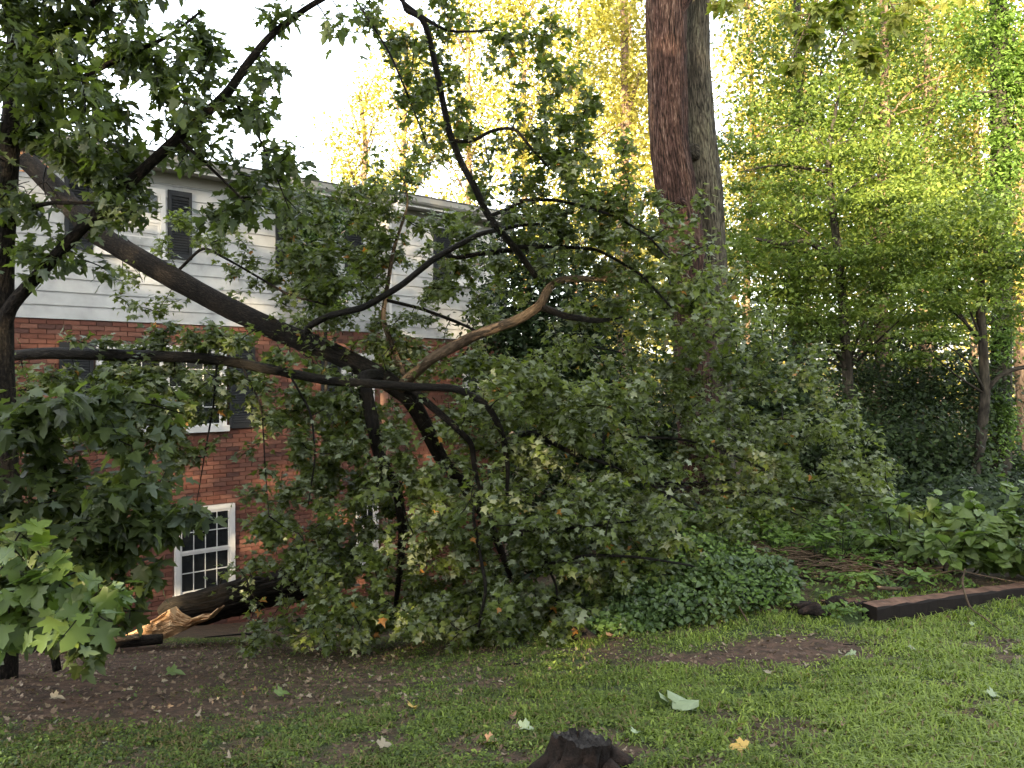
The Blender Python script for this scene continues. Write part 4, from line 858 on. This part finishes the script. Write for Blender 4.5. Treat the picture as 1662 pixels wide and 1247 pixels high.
mt = [(1290, 21, 'slender woodland tree directly right of the twin trunks', 'dogwood'), (1430, 20, 'dark straight woodland tree behind the layered understory tree', 'dogwood'), (1500, 23, 'stout dark woodland tree left of the leaning tree', 'dogwood'), (1010, 22, 'woodland tree seen left of the red brown trunk', 'sunwood')]
for i, (px, Y, lab, mtl) in enumerate(mt):
    woodtree('woodland_tree', lab, px, Y, [(px, 790, .2), (px + 3, 600, .18), (px - 4, 400, .15), (px + 5, 200, .12), (px, -80, .08)],
        [(px, 510, 0, 110, 50, 1.2, .7), (px - 40, 400, 0, 100, 60, 1.2, 1), (px + 40, 300, 0, 110, 70, 1.2, .9), (px - 20, 180, 0, 110, 70, 1.2, .8), (px + 10, 60, 0, 120, 80, 1.4, .7), (px, 620, 0, 80, 40, 1, .3)], 14000, .12, mtl, 'barkfar' if i else 'barkdark', .4, .5, cat='tree', group='trees in the wood behind the yard')
# tall sunlit trees far behind
def fartree(px, Y, top, rx, n, lab, bottom=420, w_=1):
    bl_ = []; y = bottom
    while y > top:
        k = 1 - abs((y - (bottom + top) / 2) / (bottom - top)) * .8
        bl_.append((px + R.uniform(-.6, .6) * rx, y, R.uniform(-1, 1), rx * k * R.uniform(.5, .8), 48, 1.8, w_)); y -= 46
    lm = []
    for q in range(5):
        y = R.uniform(max(0, top + 60), bottom); sgn = R.choice([-1, 1]); lm.append([(px, y, 0, .06), (px + sgn * rx * .3, y - 50, 0, .04), (px + sgn * rx * .6, y - 90, 0, .015)])
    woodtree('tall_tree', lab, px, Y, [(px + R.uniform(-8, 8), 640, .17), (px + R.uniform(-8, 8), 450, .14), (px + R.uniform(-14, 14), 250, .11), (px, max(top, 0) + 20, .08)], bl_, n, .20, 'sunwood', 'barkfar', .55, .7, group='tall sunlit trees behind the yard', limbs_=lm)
for a in [(585, 38, 130, 55, 3000, 'smallest sunlit tree, above the house eave', 330), (660, 36, 40, 75, 5500, 'pale sunlit tree above the middle of the house roof', 350), (760, 37, -60, 80, 7500, 'sunlit tree above the right end of the house'),
          (850, 34, -60, 80, 8500, 'sunlit tree rising beyond the dark vine covered tree'), (940, 38, -60, 85, 8500, 'sunlit tree midway between the house and the twin trunks'), (1020, 35, -60, 75, 8500, 'sunlit tree immediately left of the red brown trunk'),
          (1215, 33, -80, 90, 9000, 'sunlit tree immediately right of the grey trunk'), (1310, 36, -80, 90, 9000, 'sunlit tree behind the overhanging yellow sprays'), (1400, 34, -80, 90, 9000, 'sunlit tree second from the ivy clad tree'), (1490, 37, -80, 90, 9000, 'sunlit tree next to the ivy clad tree, on its left'), (1580, 33, -80, 90, 8000, 'sunlit tree directly behind the ivy clad tree')]:
    fartree(*a)
# the far wood that closes the view, one mass
def mass(name, n, xs, ys, zt, zb, size, mat, thick=1):
    x = R.uniform(*xs, n); y = R.uniform(*ys, n); top = zt(x) ; z = gz(x, y) + zb + (top - gz(x, y) - zb) * R.random(n) ** .8
    T, N = ldirs(n, .3, .6, .2); P = np.stack([x, y, z], 1)
    return leaves(name, P, T, N, size * R.uniform(.6, 1.4, n), R.random(n), DIAM, M[mat], None, 0, kind='stuff')
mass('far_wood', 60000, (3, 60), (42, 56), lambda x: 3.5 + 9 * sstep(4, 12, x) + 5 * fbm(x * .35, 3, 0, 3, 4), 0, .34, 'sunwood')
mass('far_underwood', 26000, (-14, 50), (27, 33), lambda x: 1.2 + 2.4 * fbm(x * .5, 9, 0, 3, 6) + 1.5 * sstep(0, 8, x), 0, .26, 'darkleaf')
# unseen wood added behind the camera, its top shaped to shade the yard
n = 60000
x = R.uniform(-34, 16, n); y = R.uniform(-22, -15, n); top = 12.3 + 2.2 * sstep(-9.5, -12, x) - 1.0 * sstep(-8.5, -5.5, x) + 3.0 * (fbm(x * .7, 7.7, 0, 3, 14) - .5) * 2
z = gz(x, y) + R.random(n) * (top - gz(x, y)); T, N = ldirs(n, .3, .3, .2)
leaves('shade_wood_behind_yard', np.stack([x, y, z], 1), T, N, .45 * R.uniform(.6, 1.4, n), R.random(n), DIAM, M['darkleaf'], None, 0, kind='stuff')

# wire fence far right
fr = thing('wire_fence', 'pale wire fence with thin posts at the far right edge of the yard', 'fence', (at(1640, 830, 13)[0], 13, float(gz(10, 13))))
for px in (1603, 1655, 1700, 1760):
    p = at(px, 785, 13); mb = MB(); mb.tube([(p[0], 13, gz(p[0], 13)), p], .022, 8, cap=True); mb.build('post', M['metal'], fr)
mb = MB(); mb.tube([at(1540, 792, 13), at(1800, 792, 13)], .014, 6); mb.build('rail', M['metal'], fr)
mb = MB(); zt = at(0, 793, 13)[2]
for k in range(60):
    x0 = at(1545, 790, 13)[0] + k * .07; hgt = zt - float(gz(x0, 13))
    if hgt > .1:
        mb.tube([(x0, 13, zt), (x0 + hgt * .7, 13, zt - hgt)], .002, 3, cap=False); mb.tube([(x0, 13.004, zt), (x0 - hgt * .7, 13.004, zt - hgt)], .002, 3, cap=False)
tag(mb.build('wire_mesh', M['metal'], fr), None, kind='stuff')

# ---------------------------------------------------------------- planting bed at the right
# broad-leaved shrub
root = thing('broad_leaved_shrub', 'broad leaved green shrub spilling over the timber edging at the right', 'shrub', (3.95, 7.6, float(gz(3.95, 7.6))))
LL = []
for k in range(9):
    a = 1450 + k * 28; LL.append(addlimb(root, 'stem', [(1540 + (k - 4) * 8, 960, 7.7, .012), (a, 890, 7.6, .009), (a + R.uniform(-10, 20), 835, 7.5, .005)], M['barkwet'], 6, .08, .05))
CL = [(1480, 850, 7.6, 55, 28, .4, 1.0), (1560, 840, 7.5, 60, 25, .4, 1.1), (1640, 850, 7.4, 50, 30, .4, 1.1), (1540, 885, 7.3, 80, 25, .3, 1.0), (1630, 900, 7.2, 50, 35, .3, 1.0), (1470, 890, 7.6, 40, 20, .3, .8), (1700, 880, 7.4, 50, 50, .4, 1.0), (1420, 870, 7.7, 30, 18, .2, .7)]
leafy(root, LL, CL, 28, 11, .095, M['shrub'], HEART, 280, sag=.1, flip=.12, tint=(.1, 1.0), droop=.3)
# small compound-leaved seedlings
for k, (px, py, Y, lab) in enumerate([(1372, 880, 7.5, 'seedling with a whorl of pointed leaves in front of the fallen crown'), (1410, 885, 7.6, 'pointed leaved seedling between the whorled one and the broad leaved shrub'), (1330, 890, 7.4, 'short pale green seedling on the left of the whorled one'), (1452, 945, 6.9, 'small bright green sprout above the twig tangle'), (1250, 905, 7.5, 'yellow green creeping plant over the brush pile')]):
    c = at(px, py, Y); g0 = float(gz(c[0], Y)); rt = thing('seedling', lab, 'plant', (c[0], Y, g0), 'seedlings in the planting bed')
    mb = MB(); Ps, Ts, Ns = [], [], []
    for s in range(7):
        e = c + R.normal(0, .12, 3) + [0, 0, .05]; e[2] = max(e[2], g0 + .12); s0_ = np.array([c[0] + R.normal(0, .03), Y + R.normal(0, .03), g0])
        mb.tube([s0_, (s0_ + e) / 2 + [0, 0, .04], e], [.005, .004, .002], 5, cap=False)
        for q in range(8):
            th = q * math.pi / 4 + R.uniform(-.2, .2); d = np.array([math.cos(th), math.sin(th), R.uniform(-.1, .6)]); Ps.append(e - [0, 0, .02 * (q % 2)]); Ts.append(d); Ns.append(np.array([-d[0] * .5, -d[1] * .5, 1]))
    mb.build('stem', M['ivy'], rt)
    n = len(Ps); leaves('foliage', np.array(Ps), np.array(Ts), np.array(Ns), R.uniform(.07, .11, n), R.uniform(.4, 1, n), OVAL, M['weed'], rt, 0, kind='stuff')

def cover(name, n, regs, size, mat, shape, hgt=.1, droop=.3, tint=(0, 1), kind='stuff'):
    """ground cover: leaves a hand above the ground inside ellipses given as (x, y, rx, ry, height, weight)"""
    w_ = np.array([q[5] * q[2] * q[3] for q in regs]); w_ /= w_.sum(); P = []
    for q, ww in zip(regs, w_):
        k = int(n * ww); rr = R.random(k) ** .5; th = R.uniform(0, 6.283, k); x = q[0] + rr * np.cos(th) * q[2]; y = q[1] + rr * np.sin(th) * q[3]
        lump = .4 + 1.2 * fbm(x * 3, y * 3, 0, 2, 8)
        z = gz(x, y) + .02 + q[4] * (1 - rr ** 2) ** .5 * lump * R.random(k) ** .35; P.append(np.stack([x, y, z], 1))
    P = np.vstack(P); k = len(P); T, N = ldirs(k, droop, 1.1, .05); N[:, 1] -= .3
    zone = fbm(P[:, 0] * 3, P[:, 1] * 3, 0, 2, 55)
    ti = np.clip(tint[0] + (tint[1] - tint[0]) * (R.random(k) * .6 + (zone - .2) * .7), 0, 1)
    return leaves(name, P, T, N, size * R.uniform(.5, 1.4, k), ti, shape, M[mat], None, 0, kind=kind)
cover('ivy_ground_cover', 12500, [(1.35, 6.7, .65, .45, .22, 1), (.95, 6.5, .4, .25, .14, 1), (1.9, 6.9, .5, .4, .25, 1), (1.2, 7.3, 1.1, .5, .30, .8), (2.2, 8.1, .8, .3, .22, .5), (3.6, 8.4, 1.8, .6, .3, .4)], .04, 'ivy', HEART, tint=(.1, 1))
cover('bright_weeds', 8000, [(1.95, 6.65, .38, .28, .24, 1), (1.8, 7.7, .9, .35, .35, .5), (2.75, 6.9, .5, .3, .12, .5), (3.4, 7.1, .6, .25, .10, .4), (1.6, 7.1, .7, .35, .34, .5), (2.9, 7.9, 1.0, .4, .35, .5), (3.0, 8.8, 1.4, .5, .5, .4), (2.3, 8.2, .8, .4, .45, .5), (2.55, 6.35, .2, .1, .12, .8), (.85, 6.42, .3, .18, .12, .7), (3.2, 7.4, .6, .3, .2, .5)], .045, 'weed', OVAL, droop=0, tint=(.1, 1))

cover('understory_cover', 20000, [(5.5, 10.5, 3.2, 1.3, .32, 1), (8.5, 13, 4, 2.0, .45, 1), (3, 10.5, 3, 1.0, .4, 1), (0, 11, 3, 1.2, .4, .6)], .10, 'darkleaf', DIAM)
# timbers
def timber(p0, p1, w_, h, zt, label):
    d = unit(np.array([p1[0] - p0[0], p1[1] - p0[1], 0])); nrm = np.array([-d[1], d[0], 0])
    L = np.linalg.norm(np.array(p1) - np.array(p0)); n = 40
    sec = [(0, 0), (0, h - .012), (.012, h), (w_ - .012, h), (w_, h - .012), (w_, 0)]
    mb = MB(); V = []
    for i in range(n + 1):
        for j, (a, b_) in enumerate(sec):
            q = np.array([p0[0], p0[1], 0]) + d * (L * i / n) + nrm * a; e = .016 * (R.random() - .5)
            V.append((q[0] + e, q[1] + e, zt - h + b_ + e))
    k = len(sec); fs = []; mi = []
    for i in range(n):
        for j in range(k):
            a, b_ = i * k + j, i * k + (j + 1) % k; fs.append((a, b_, b_ + k, a + k)); mi.append(1 if j == 2 else 0)
    fs += [tuple(range(k))[::-1], tuple(range(n * k, n * k + k))]; mi += [0, 0]
    mb.add(V, fs); mb.mi = mi
    return tag(mb.build('landscape_timber', [M['timber'], M['timber_top']], smooth=False), label, 'timber')
timber((2.78, 6.28), (5.6, 7.40), .16, .19, -.16, 'long square landscape timber edging the planting bed at the right')
timber((2.50, 6.52), (2.83, 6.58), .14, .13, -.20, 'short dark timber end butting the long edging timber on its left')

# brush pile and loose sticks: each its own thing
st = [([(1200, 918, 7.7, .012), (1290, 935, 7.5, .014), (1345, 950, 7.3, .010)], 'brown stick at the left end of the brush pile', 'barkpale'),
      ([(1210, 930, 7.4, .02), (1260, 938, 7.3, .022), (1330, 935, 7.3, .016)], 'thick reddish stick on the left of the brush pile', 'barkred'),
      ([(1330, 905, 7.4, .008), (1400, 915, 7.2, .010), (1450, 935, 7.0, .007)], 'pale curved stick across the brush pile', 'barkpale'),
      ([(1290, 915, 7.5, .014), (1370, 912, 7.4, .016), (1440, 920, 7.2, .012)], 'dark stick under the pale curved one in the brush pile', 'barkwet'),
      ([(1380, 900, 7.3, .007), (1460, 925, 7.1, .009), (1500, 945, 6.9, .006)], 'thin pale stick at the right of the brush pile', 'barkpale'),
      ([(1120, 985, 6.5, .006), (1180, 981, 6.5, .012), (1232, 979, 6.5, .010)], 'short brown stick lying on the ivy', 'barkred'),
      ([(1200, 985, 6.4, .006), (1212, 1005, 6.3, .008), (1218, 1030, 6.2, .005)], 'thin pale twig standing up at the edge of the ivy', 'barkpale'),
      ([(968, 1070, 6.2, .004), (1010, 1066, 6.2, .006), (1050, 1058, 6.2, .005)], 'thin dark stick on the soil in front of the ivy', 'barkwet'),
      ([(1370, 1062, 5.6, .004), (1430, 1059, 5.6, .007), (1470, 1063, 5.5, .005), (1500, 1072, 5.4, .003)], 'long dark twig on the grass in front of the timber', 'barkwet'),
      ([(815, 1082, 5.6, .008), (840, 1086, 5.6, .010), (862, 1088, 5.6, .006)], 'short black stick on the grass left of the pale curled leaf', 'barkwet'),
      ([(1425, 955, 6.7, .018), (1445, 957, 6.7, .02), (1465, 956, 6.7, .015)], 'short pale piece of wood in the bed behind the timber', 'barkpale'),
      ([(1230, 945, 7.2, .010), (1280, 950, 7.1, .012), (1340, 962, 7.0, .006)], 'lowest stick of the brush pile, dark and bent', 'barkwet'),
      ([(330, 1036, 7.6, .006), (400, 1030, 7.7, .012), (450, 1034, 7.7, .006)], 'thin black stick on the ground right of the broken log', 'barkwet')]
for pts, lab, mtl in st: log2(pts, lab, mtl, .12, 'stick', 7, 'stick', 'sticks lying in the yard')
mb = MB()
for k in range(600):
    x0 = R.uniform(1.7, 3.7); y0 = 6.95 + R.random() * .8 + max(0, x0 - 2.9) * .4; a = R.normal(0, .5); L = R.uniform(.06, .3); z0 = float(gz(x0, y0)) + R.random() * .14
    mb.tube([(x0, y0, z0), (x0 + L * .5 * math.cos(a), y0 + L * .5 * math.sin(a), z0 + R.uniform(-.01, .03)), (x0 + L * math.cos(a), y0 + L * math.sin(a), z0 + R.uniform(-.03, .03))], [R.uniform(.004, .013), .006, .003], 4, cap=False)
tag(mb.build('twig_litter', M['barkpale']), None, kind='stuff')
# whip that arches over the timber
P = [at(1568, 925, 6.7), at(1563, 945, 6.6), at(1570, 972, 6.4), at(1578, 990, 6.3), at(1600, 1004, 6.1), at(1630, 1028, 5.75)]
mb = MB(); mb.tube(P, [.006, .008, .008, .007, .006, .002], 7, fine=.03); tw = mb.build('twig', M['barkpale'])
tag(tw, 'pale bare twig arching over the timber onto the grass', 'twig', 'bare twigs over the timber')
P = [at(1480, 945, 6.9), at(1550, 925, 6.9), at(1620, 940, 6.8), at(1675, 950, 6.7)]
mb = MB(); mb.tube(P, [.003, .005, .005, .002], 6, fine=.05); tag(mb.build('twig', M['barkpale']), 'thin pale twig lying level behind the timber under the shrub', 'twig', 'bare twigs over the timber')

# stump
def stump():
    c = at(945, 1235, 3.30); x0, y0 = c[0], c[1]; g0 = float(gz(x0, y0))
    root = thing('tree_stump', 'weathered dark tree stump cut at a slant in the foreground', 'stump', (x0, y0, g0))
    ns, nr = 72, 22; V = []; rmax = .115; h = .145
    a = np.arange(ns) * 2 * math.pi / ns
    for i in range(nr):
        t = i / (nr - 1)
        flare = 1 + .75 * (1 - t) ** 2.2
        rr = rmax * flare * (1 + .40 * (fbm(np.cos(a) * 3 + 5, np.sin(a) * 3 + 5, t * .8, 3, 3) - .5) + .34 * (fbm(np.cos(a) * 9 + 5, np.sin(a) * 9 + 5, t * 1.5, 2, 13) - .5))
        zt = h + .03 * np.cos(a + 2.2) + .07 * (fbm(np.cos(a) * 4, np.sin(a) * 4, 0, 3, 5) - .5)
        V.append(np.stack([x0 + rr * np.cos(a) * 1.0 - .05 * (1 - t), y0 + rr * np.sin(a), g0 - .05 + (zt + .05) * t], 1))
    V = np.array(V); idx = np.arange(ns * nr).reshape(nr, ns); q = np.roll(idx, -1, 1)
    mb = MB(); mb.add(V.reshape(-1, 3), np.stack([idx[:-1], q[:-1], q[1:], idx[1:]], -1).reshape(-1, 4).tolist(), 0, V.reshape(-1, 3) * [1, 1, .25]); mb.build('bark', M['rot'], root)
    top = V[-1]; cc = top.mean(0); mb = MB(); rings = [top]
    for k in range(1, 12):
        f_ = 1 - k / 12; p = cc + (top - cc) * f_
        p[:, 2] += -.016 + .035 * (fbm(p[:, 0] * 40, p[:, 1] * 40, 0, 3, 4) - .5) + .005 * (k % 2) - .01 * (np.cos(a * 3 + 1) > .93)
        rings.append(p)
    V = np.vstack(rings + [cc[None] - [0, 0, .012]]); idx = np.arange(12 * ns).reshape(12, ns); q = np.roll(idx, -1, 1)
    fs = np.stack([idx[:-1], q[:-1], q[1:], idx[1:]], -1).reshape(-1, 4).tolist() + [(idx[-1][i], q[-1][i], 12 * ns) for i in range(ns)]
    mb.add(V, fs); mb.build('cut_top', M['stumptop'], root, smooth=False)
    mb = MB()
    for k in range(5):
        th = [3.3, 3.9, 5.6, .3, 4.6][k]; p = np.array([x0 + math.cos(th) * .11, y0 + math.sin(th) * .11, g0 + .06]); e = np.array([x0 + math.cos(th) * .26, y0 + math.sin(th) * .24, 0]); e[2] = gz(e[0], e[1]) - .01
        mb.tube([p, (p + e) / 2 + [0, 0, .0], e], [.045, .035, .012], 10, rough=.25, fine=.03, seed=k)
    mb.build('root_flare', M['rot'], root)
stump()
# small rotten chunk near the ivy
c = at(943, 1040, 6.3); g0 = float(gz(c[0], 6.3)); mb = MB()
mb.tube([(c[0] - .10, 6.34, g0 + .05), (c[0], 6.3, g0 + .06), (c[0] + .11, 6.25, g0 + .02)], [.05, .06, .035], 16, rough=.5, fine=.015, seed=5, ridge=12)
tag(mb.build('rotten_stump', M['rot']), 'small rotten dark stump at the left end of the ivy', 'stump')
c = at(1345, 1012, 6.4); g0 = float(gz(c[0], 6.4)); mb = MB()
for k in range(9):
    a = c[0] + R.uniform(-.28, .2); b_ = 6.4 + R.uniform(-.08, .2); mb.tube([(a - .1, b_, g0 + .02 + R.random() * .06), (a, b_, g0 + .05 + R.random() * .06), (a + .12, b_ + .04, g0 + .03)], [.02, .035, .012], 9, rough=.5, fine=.02, seed=k)
tag(mb.build('rotten_log', M['rot']), 'crumbled rotten log between the ivy and the short timber', 'log')

# ---------------------------------------------------------------- lawn: grass, clover, litter
def scatter(n, ylo, yhi, pxlo=-60, pxhi=1720, pw=1.0):
    Y = ylo + (yhi - ylo) * R.random(n) ** pw; px = R.uniform(pxlo, pxhi, n); X = (px - CXP) / F * Y; return X, Y
n = 215000
X, Y = scatter(n, 3.05, 9.0, pw=1.45)
sm = soilmask(X, Y); clumpn = fbm(X * 9, Y * 9, 0, 2, 41)
keep = (R.random(n) > sm * 1.02) & (R.random(n) < .10 + 2.2 * (clumpn - .22))
bed = (X > 1.0) & (Y > 6.75 + (X - 2.8).clip(0) * .4)
keep &= ~(bed & (R.random(n) < .8)); inT = (X > 2.5) & (Y > 6.24 + (X - 2.78) * .397) & (Y < 6.5 + (X - 2.78) * .397); keep &= ~inT
cs = at(945, 1235, 3.30); keep &= ((X - cs[0]) ** 2 + (Y - cs[1]) ** 2 > .19 ** 2)
X, Y = X[keep], Y[keep]; n = len(X); clumpn = clumpn[keep] if len(clumpn) == len(keep) else clumpn
bright_lush = sstep(-1.5, 2.5, X) * .75 + .7 * fbm(X * 2.2, Y * 2.2, 0, 3, 61)  # rightward rise paints in brighter open-sky light; the noise is uneven growth
th = R.uniform(0, 6.283, n); L = (.016 + .042 * R.random(n)) * (.4 + .7 * bright_lush + .6 * (clumpn - .3)) * (1 - .4 * soilmask(X, Y)); wd = .0024 + .003 * R.random(n)
lean = R.uniform(.6, 2.4, n)
d = np.stack([np.cos(th), np.sin(th)], 1); s_ = np.stack([-np.sin(th), np.cos(th)], 1) * wd[:, None]
B = np.stack([X, Y, gz(X, Y) - .003], 1); V = np.zeros((n, 5, 3))
V[:, 0] = B; V[:, 1] = B; V[:, 0, :2] -= s_; V[:, 1, :2] += s_
mid = B.copy(); mid[:, :2] += d * (L * .3 * lean)[:, None]; mid[:, 2] += L * .65
V[:, 2] = mid; V[:, 3] = mid; V[:, 2, :2] += s_ * .8; V[:, 3, :2] -= s_ * .8
tip = mid.copy(); tip[:, :2] += d * (L * .55 * lean)[:, None]; tip[:, 2] += L * (.35 - .35 * lean); V[:, 4] = tip
base = (np.arange(n) * 5)[:, None]
ftri = np.concatenate([base + [0, 1, 2], base + [0, 2, 3], base + [3, 2, 4]])
ti = np.clip(-.05 + .8 * bright_lush + R.normal(0, .2, n), 0, 1); ti[R.random(n) < .06] = 0
fastmesh('grass', V.reshape(-1, 3), ftri, np.repeat(ti, 5), M['grass'], None, 'stuff')
# low weeds among the grass
for nm, n, sz, th_, hh, sh in (('lawn_weeds', 150000, .0125, .40, .030, DIAM), ('clover', 34000, .021, .50, .034, OVAL)):
    X, Y = scatter(n, 3.05, 8.8, pw=1.35); sm = soilmask(X, Y); cl2 = fbm(X * 3.1, Y * 3.1, 0, 3, 91); cl3 = fbm(X * 11, Y * 11, 0, 2, 92)
    keep = (R.random(n) > sm * .96) & (cl2 * .5 + cl3 * .5 + R.normal(0, .07, n) > th_) & ((X - cs[0]) ** 2 + (Y - cs[1]) ** 2 > .19 ** 2)
    keep &= ~((X > 1.0) & (Y > 6.9 + (X - 2.8).clip(0) * .4)) & ~((X > 2.45) & (Y > 6.22 + (X - 2.78) * .397))
    X, Y = X[keep], Y[keep]; n = len(X); T, N = ldirs(n, -.25, .9, .1); lump = np.clip((cl3[keep] - .3) * 2, 0, 1)
    lv = sstep(-1.5, 2.5, X) * .5 - .08  # weed tint lifted to the right, the same painted open-sky brightness
    leaves(nm, np.stack([X, Y, gz(X, Y) + .004 + hh * lump * R.random(n) ** .6], 1), T, N, sz * R.uniform(.5, 1.6, n), np.clip(R.random(n) * .7 + lv + .2 * (cl2[keep] - .4), 0, 1), sh, M['lawnweed'], None, 0, kind='stuff')
# leaf litter on the bare soil
n = 5500; X, Y = scatter(n, 3.1, 8.5, pw=1.0); sm = soilmask(X, Y); keep = (R.random(n) < .10 + .60 * sm) & ((X - cs[0]) ** 2 + (Y - cs[1]) ** 2 > .19 ** 2)
keep &= ~((X > 1.2) & (Y > 7)); X, Y = X[keep], Y[keep]; n = len(X); T, N = ldirs(n, 0, 1.6, .3)
leaves('leaf_litter', np.stack([X, Y, gz(X, Y) + .012], 1), T, N, .028 * R.uniform(.35, 1.6, n), np.clip(R.beta(1.3, 2.2, n), 0, 1), MAPLE_LO, M['litter'], None, 0, kind='stuff', curl=1.6)
n = 9000; X, Y = scatter(n, 3.1, 8.5); sm = soilmask(X, Y); keep = R.random(n) < sm; X, Y = X[keep], Y[keep]; n = len(X); T, N = ldirs(n, 0, 1.4, .3)
leaves('bark_mulch', np.stack([X, Y, gz(X, Y) + .006], 1), T, N, .022 * R.uniform(.4, 1.6, n), R.random(n) * .35, DIAM, M['litter'], None, 0, kind='stuff')
# single leaves one can point at
def lone(px, py, size, mat, label, cat='leaf', shape=MAPLE, tilt=.4, grp='fallen leaves on the lawn', rot=0, tint=.7):
    # find depth where the ground meets this pixel
    ys = np.linspace(3, 9, 600); xs = (px - CXP) / F * ys; pr = HOR - (gz(xs, ys) - CZ) / ys * F; j = int(np.argmin(np.abs(pr - py))); x, y = xs[j], ys[j]
    p = np.array([[x, y, float(gz(x, y)) + .03]]); T = np.array([[math.cos(rot), math.sin(rot), .15]]); N = np.array([[0, -tilt, 1.0]])
    v, f, k = leaf_geo(p, T, N, np.array([size]), shape, 1.8); v = v - p
    me = bpy.data.meshes.new('fallen_leaf'); me.from_pydata(v.tolist(), [], f.tolist()); me.materials.append(M[mat])
    me.attributes.new('tint', 'FLOAT', 'POINT').data.foreach_set('value', np.full(len(v), tint)); o = bpy.data.objects.new('fallen_leaf', me); COL.objects.link(o); o.location = tuple(p[0])
    return tag(o, label, cat, grp)
lone(1215, 1226, .085, 'yellowleaf', 'bright yellow leaf on the grass right of the stump', rot=3.0)
lone(1368, 1190, .06, 'tanleaf', 'tan oval leaf on the grass near the lower right', shape=OVAL, rot=.9, tilt=.9)
lone(1610, 1140, .07, 'paleleaf', 'pale leaf on bright grass nearest the right edge', rot=.2, tint=1)
lone(1480, 1061, .06, 'paleleaf', 'pale leaf at the right end of the long dark twig', rot=.4)
lone(1390, 1070, .06, 'paleleaf', 'pale leaf just below the long dark twig', rot=2.8)
lone(1578, 1022, .05, 'paleleaf', 'pale leaf on the grass below the arching twig', rot=.1)
lone(1248, 1103, .05, 'litter', 'small cream leaf on the grass below the bare mulch', rot=1.4, tint=.8)
lone(668, 1160, .07, 'yellowleaf', 'pale yellow leaf standing in the grass left of centre', rot=1.4, tilt=1.2)
lone(790, 1215, .06, 'tanleaf', 'brown leaf on the grass left of the stump', rot=.2)
lone(615, 1225, .07, 'litter', 'cream leaf on bare soil near the bottom left of centre', rot=.5, tint=.8)
lone(125, 1107, .07, 'tanleaf', 'orange brown leaf on the dark soil at the left', rot=2.5)
lone(80, 1143, .07, 'litter', 'pale leaf on the dark soil at the far left', rot=.3, tint=.8)
lone(845, 1195, .09, 'paleleaf', 'pale green leaf lying flat just left of the stump', rot=.1, tilt=.2, tint=.9)
lone(1030, 1203, .05, 'paleleaf', 'pale green leaf just right of the stump', rot=1.0, tint=.9)
lone(988, 1040, .06, 'tanleaf', 'pinkish leaf beside the small rotten stump', rot=1.2, tilt=.8)
lone(270, 1100, .11, 'shrub', 'grey green leaf on the soil below the broken log', rot=.2, tint=.9)
lone(450, 1140, .10, 'shrub', 'curled grey green leaf at the edge of the worn soil', rot=.9, tint=.9)
lone(1325, 945, .05, 'yellowleaf', 'yellow leaf among the weeds of the planting bed', rot=.1)
# large curled leaf
def curled():
    c = at(1098, 1150, 4.15); g0 = float(gz(c[0], c[1])); V = []; fs = []
    root = thing('curled_leaf', 'large curled silvery green leaf standing on the lawn', 'leaf', (c[0], c[1], g0))
    for (w0, L, a0, dx, dy, tilt) in ((.05, .15, .0, .03, 0, .25), (.035, .10, .8, -.06, .02, .25), (.05, .13, -.2, .04, -.04, -.05)):
        nu, nv = 9, 7; b0 = len(V)
        for i in range(nu):
            t = i / (nu - 1); wv = w0 * math.sin(math.pi * min(1, .12 + t * .86)) + .004
            for j in range(nv):
                q = (j / (nv - 1) - .5) * 2; x = (t - .5) * L; y = q * wv; z = .045 + .03 * (1 - q * q) + tilt * (.5 - t) * .30
                ca, sa = math.cos(a0), math.sin(a0); V.append((c[0] + dx + x * ca - y * sa, c[1] + dy + x * sa + y * ca, g0 + max(.005, z)))
        fs += [(b0 + i * nv + j, b0 + (i + 1) * nv + j, b0 + (i + 1) * nv + j + 1, b0 + i * nv + j + 1) for i in range(nu - 1) for j in range(nv - 1)]
    mb = MB(); mb.add(V, fs); o = mb.build('leaf_blade', M['paleleaf'], root)
    o.data.attributes.new('tint', 'FLOAT', 'POINT').data.foreach_set('value', np.full(len(V), .6))
curled()
print('leaves', n1, n2, sum(len(m.polygons) * m.users for m in bpy.data.meshes if m.name.startswith('leaf')), 'tris', sum(sum(len(p.vertices)-2 for p in m.polygons) if len(m.polygons)<5000 else len(m.loops)-2*len(m.polygons) for m in bpy.data.meshes))
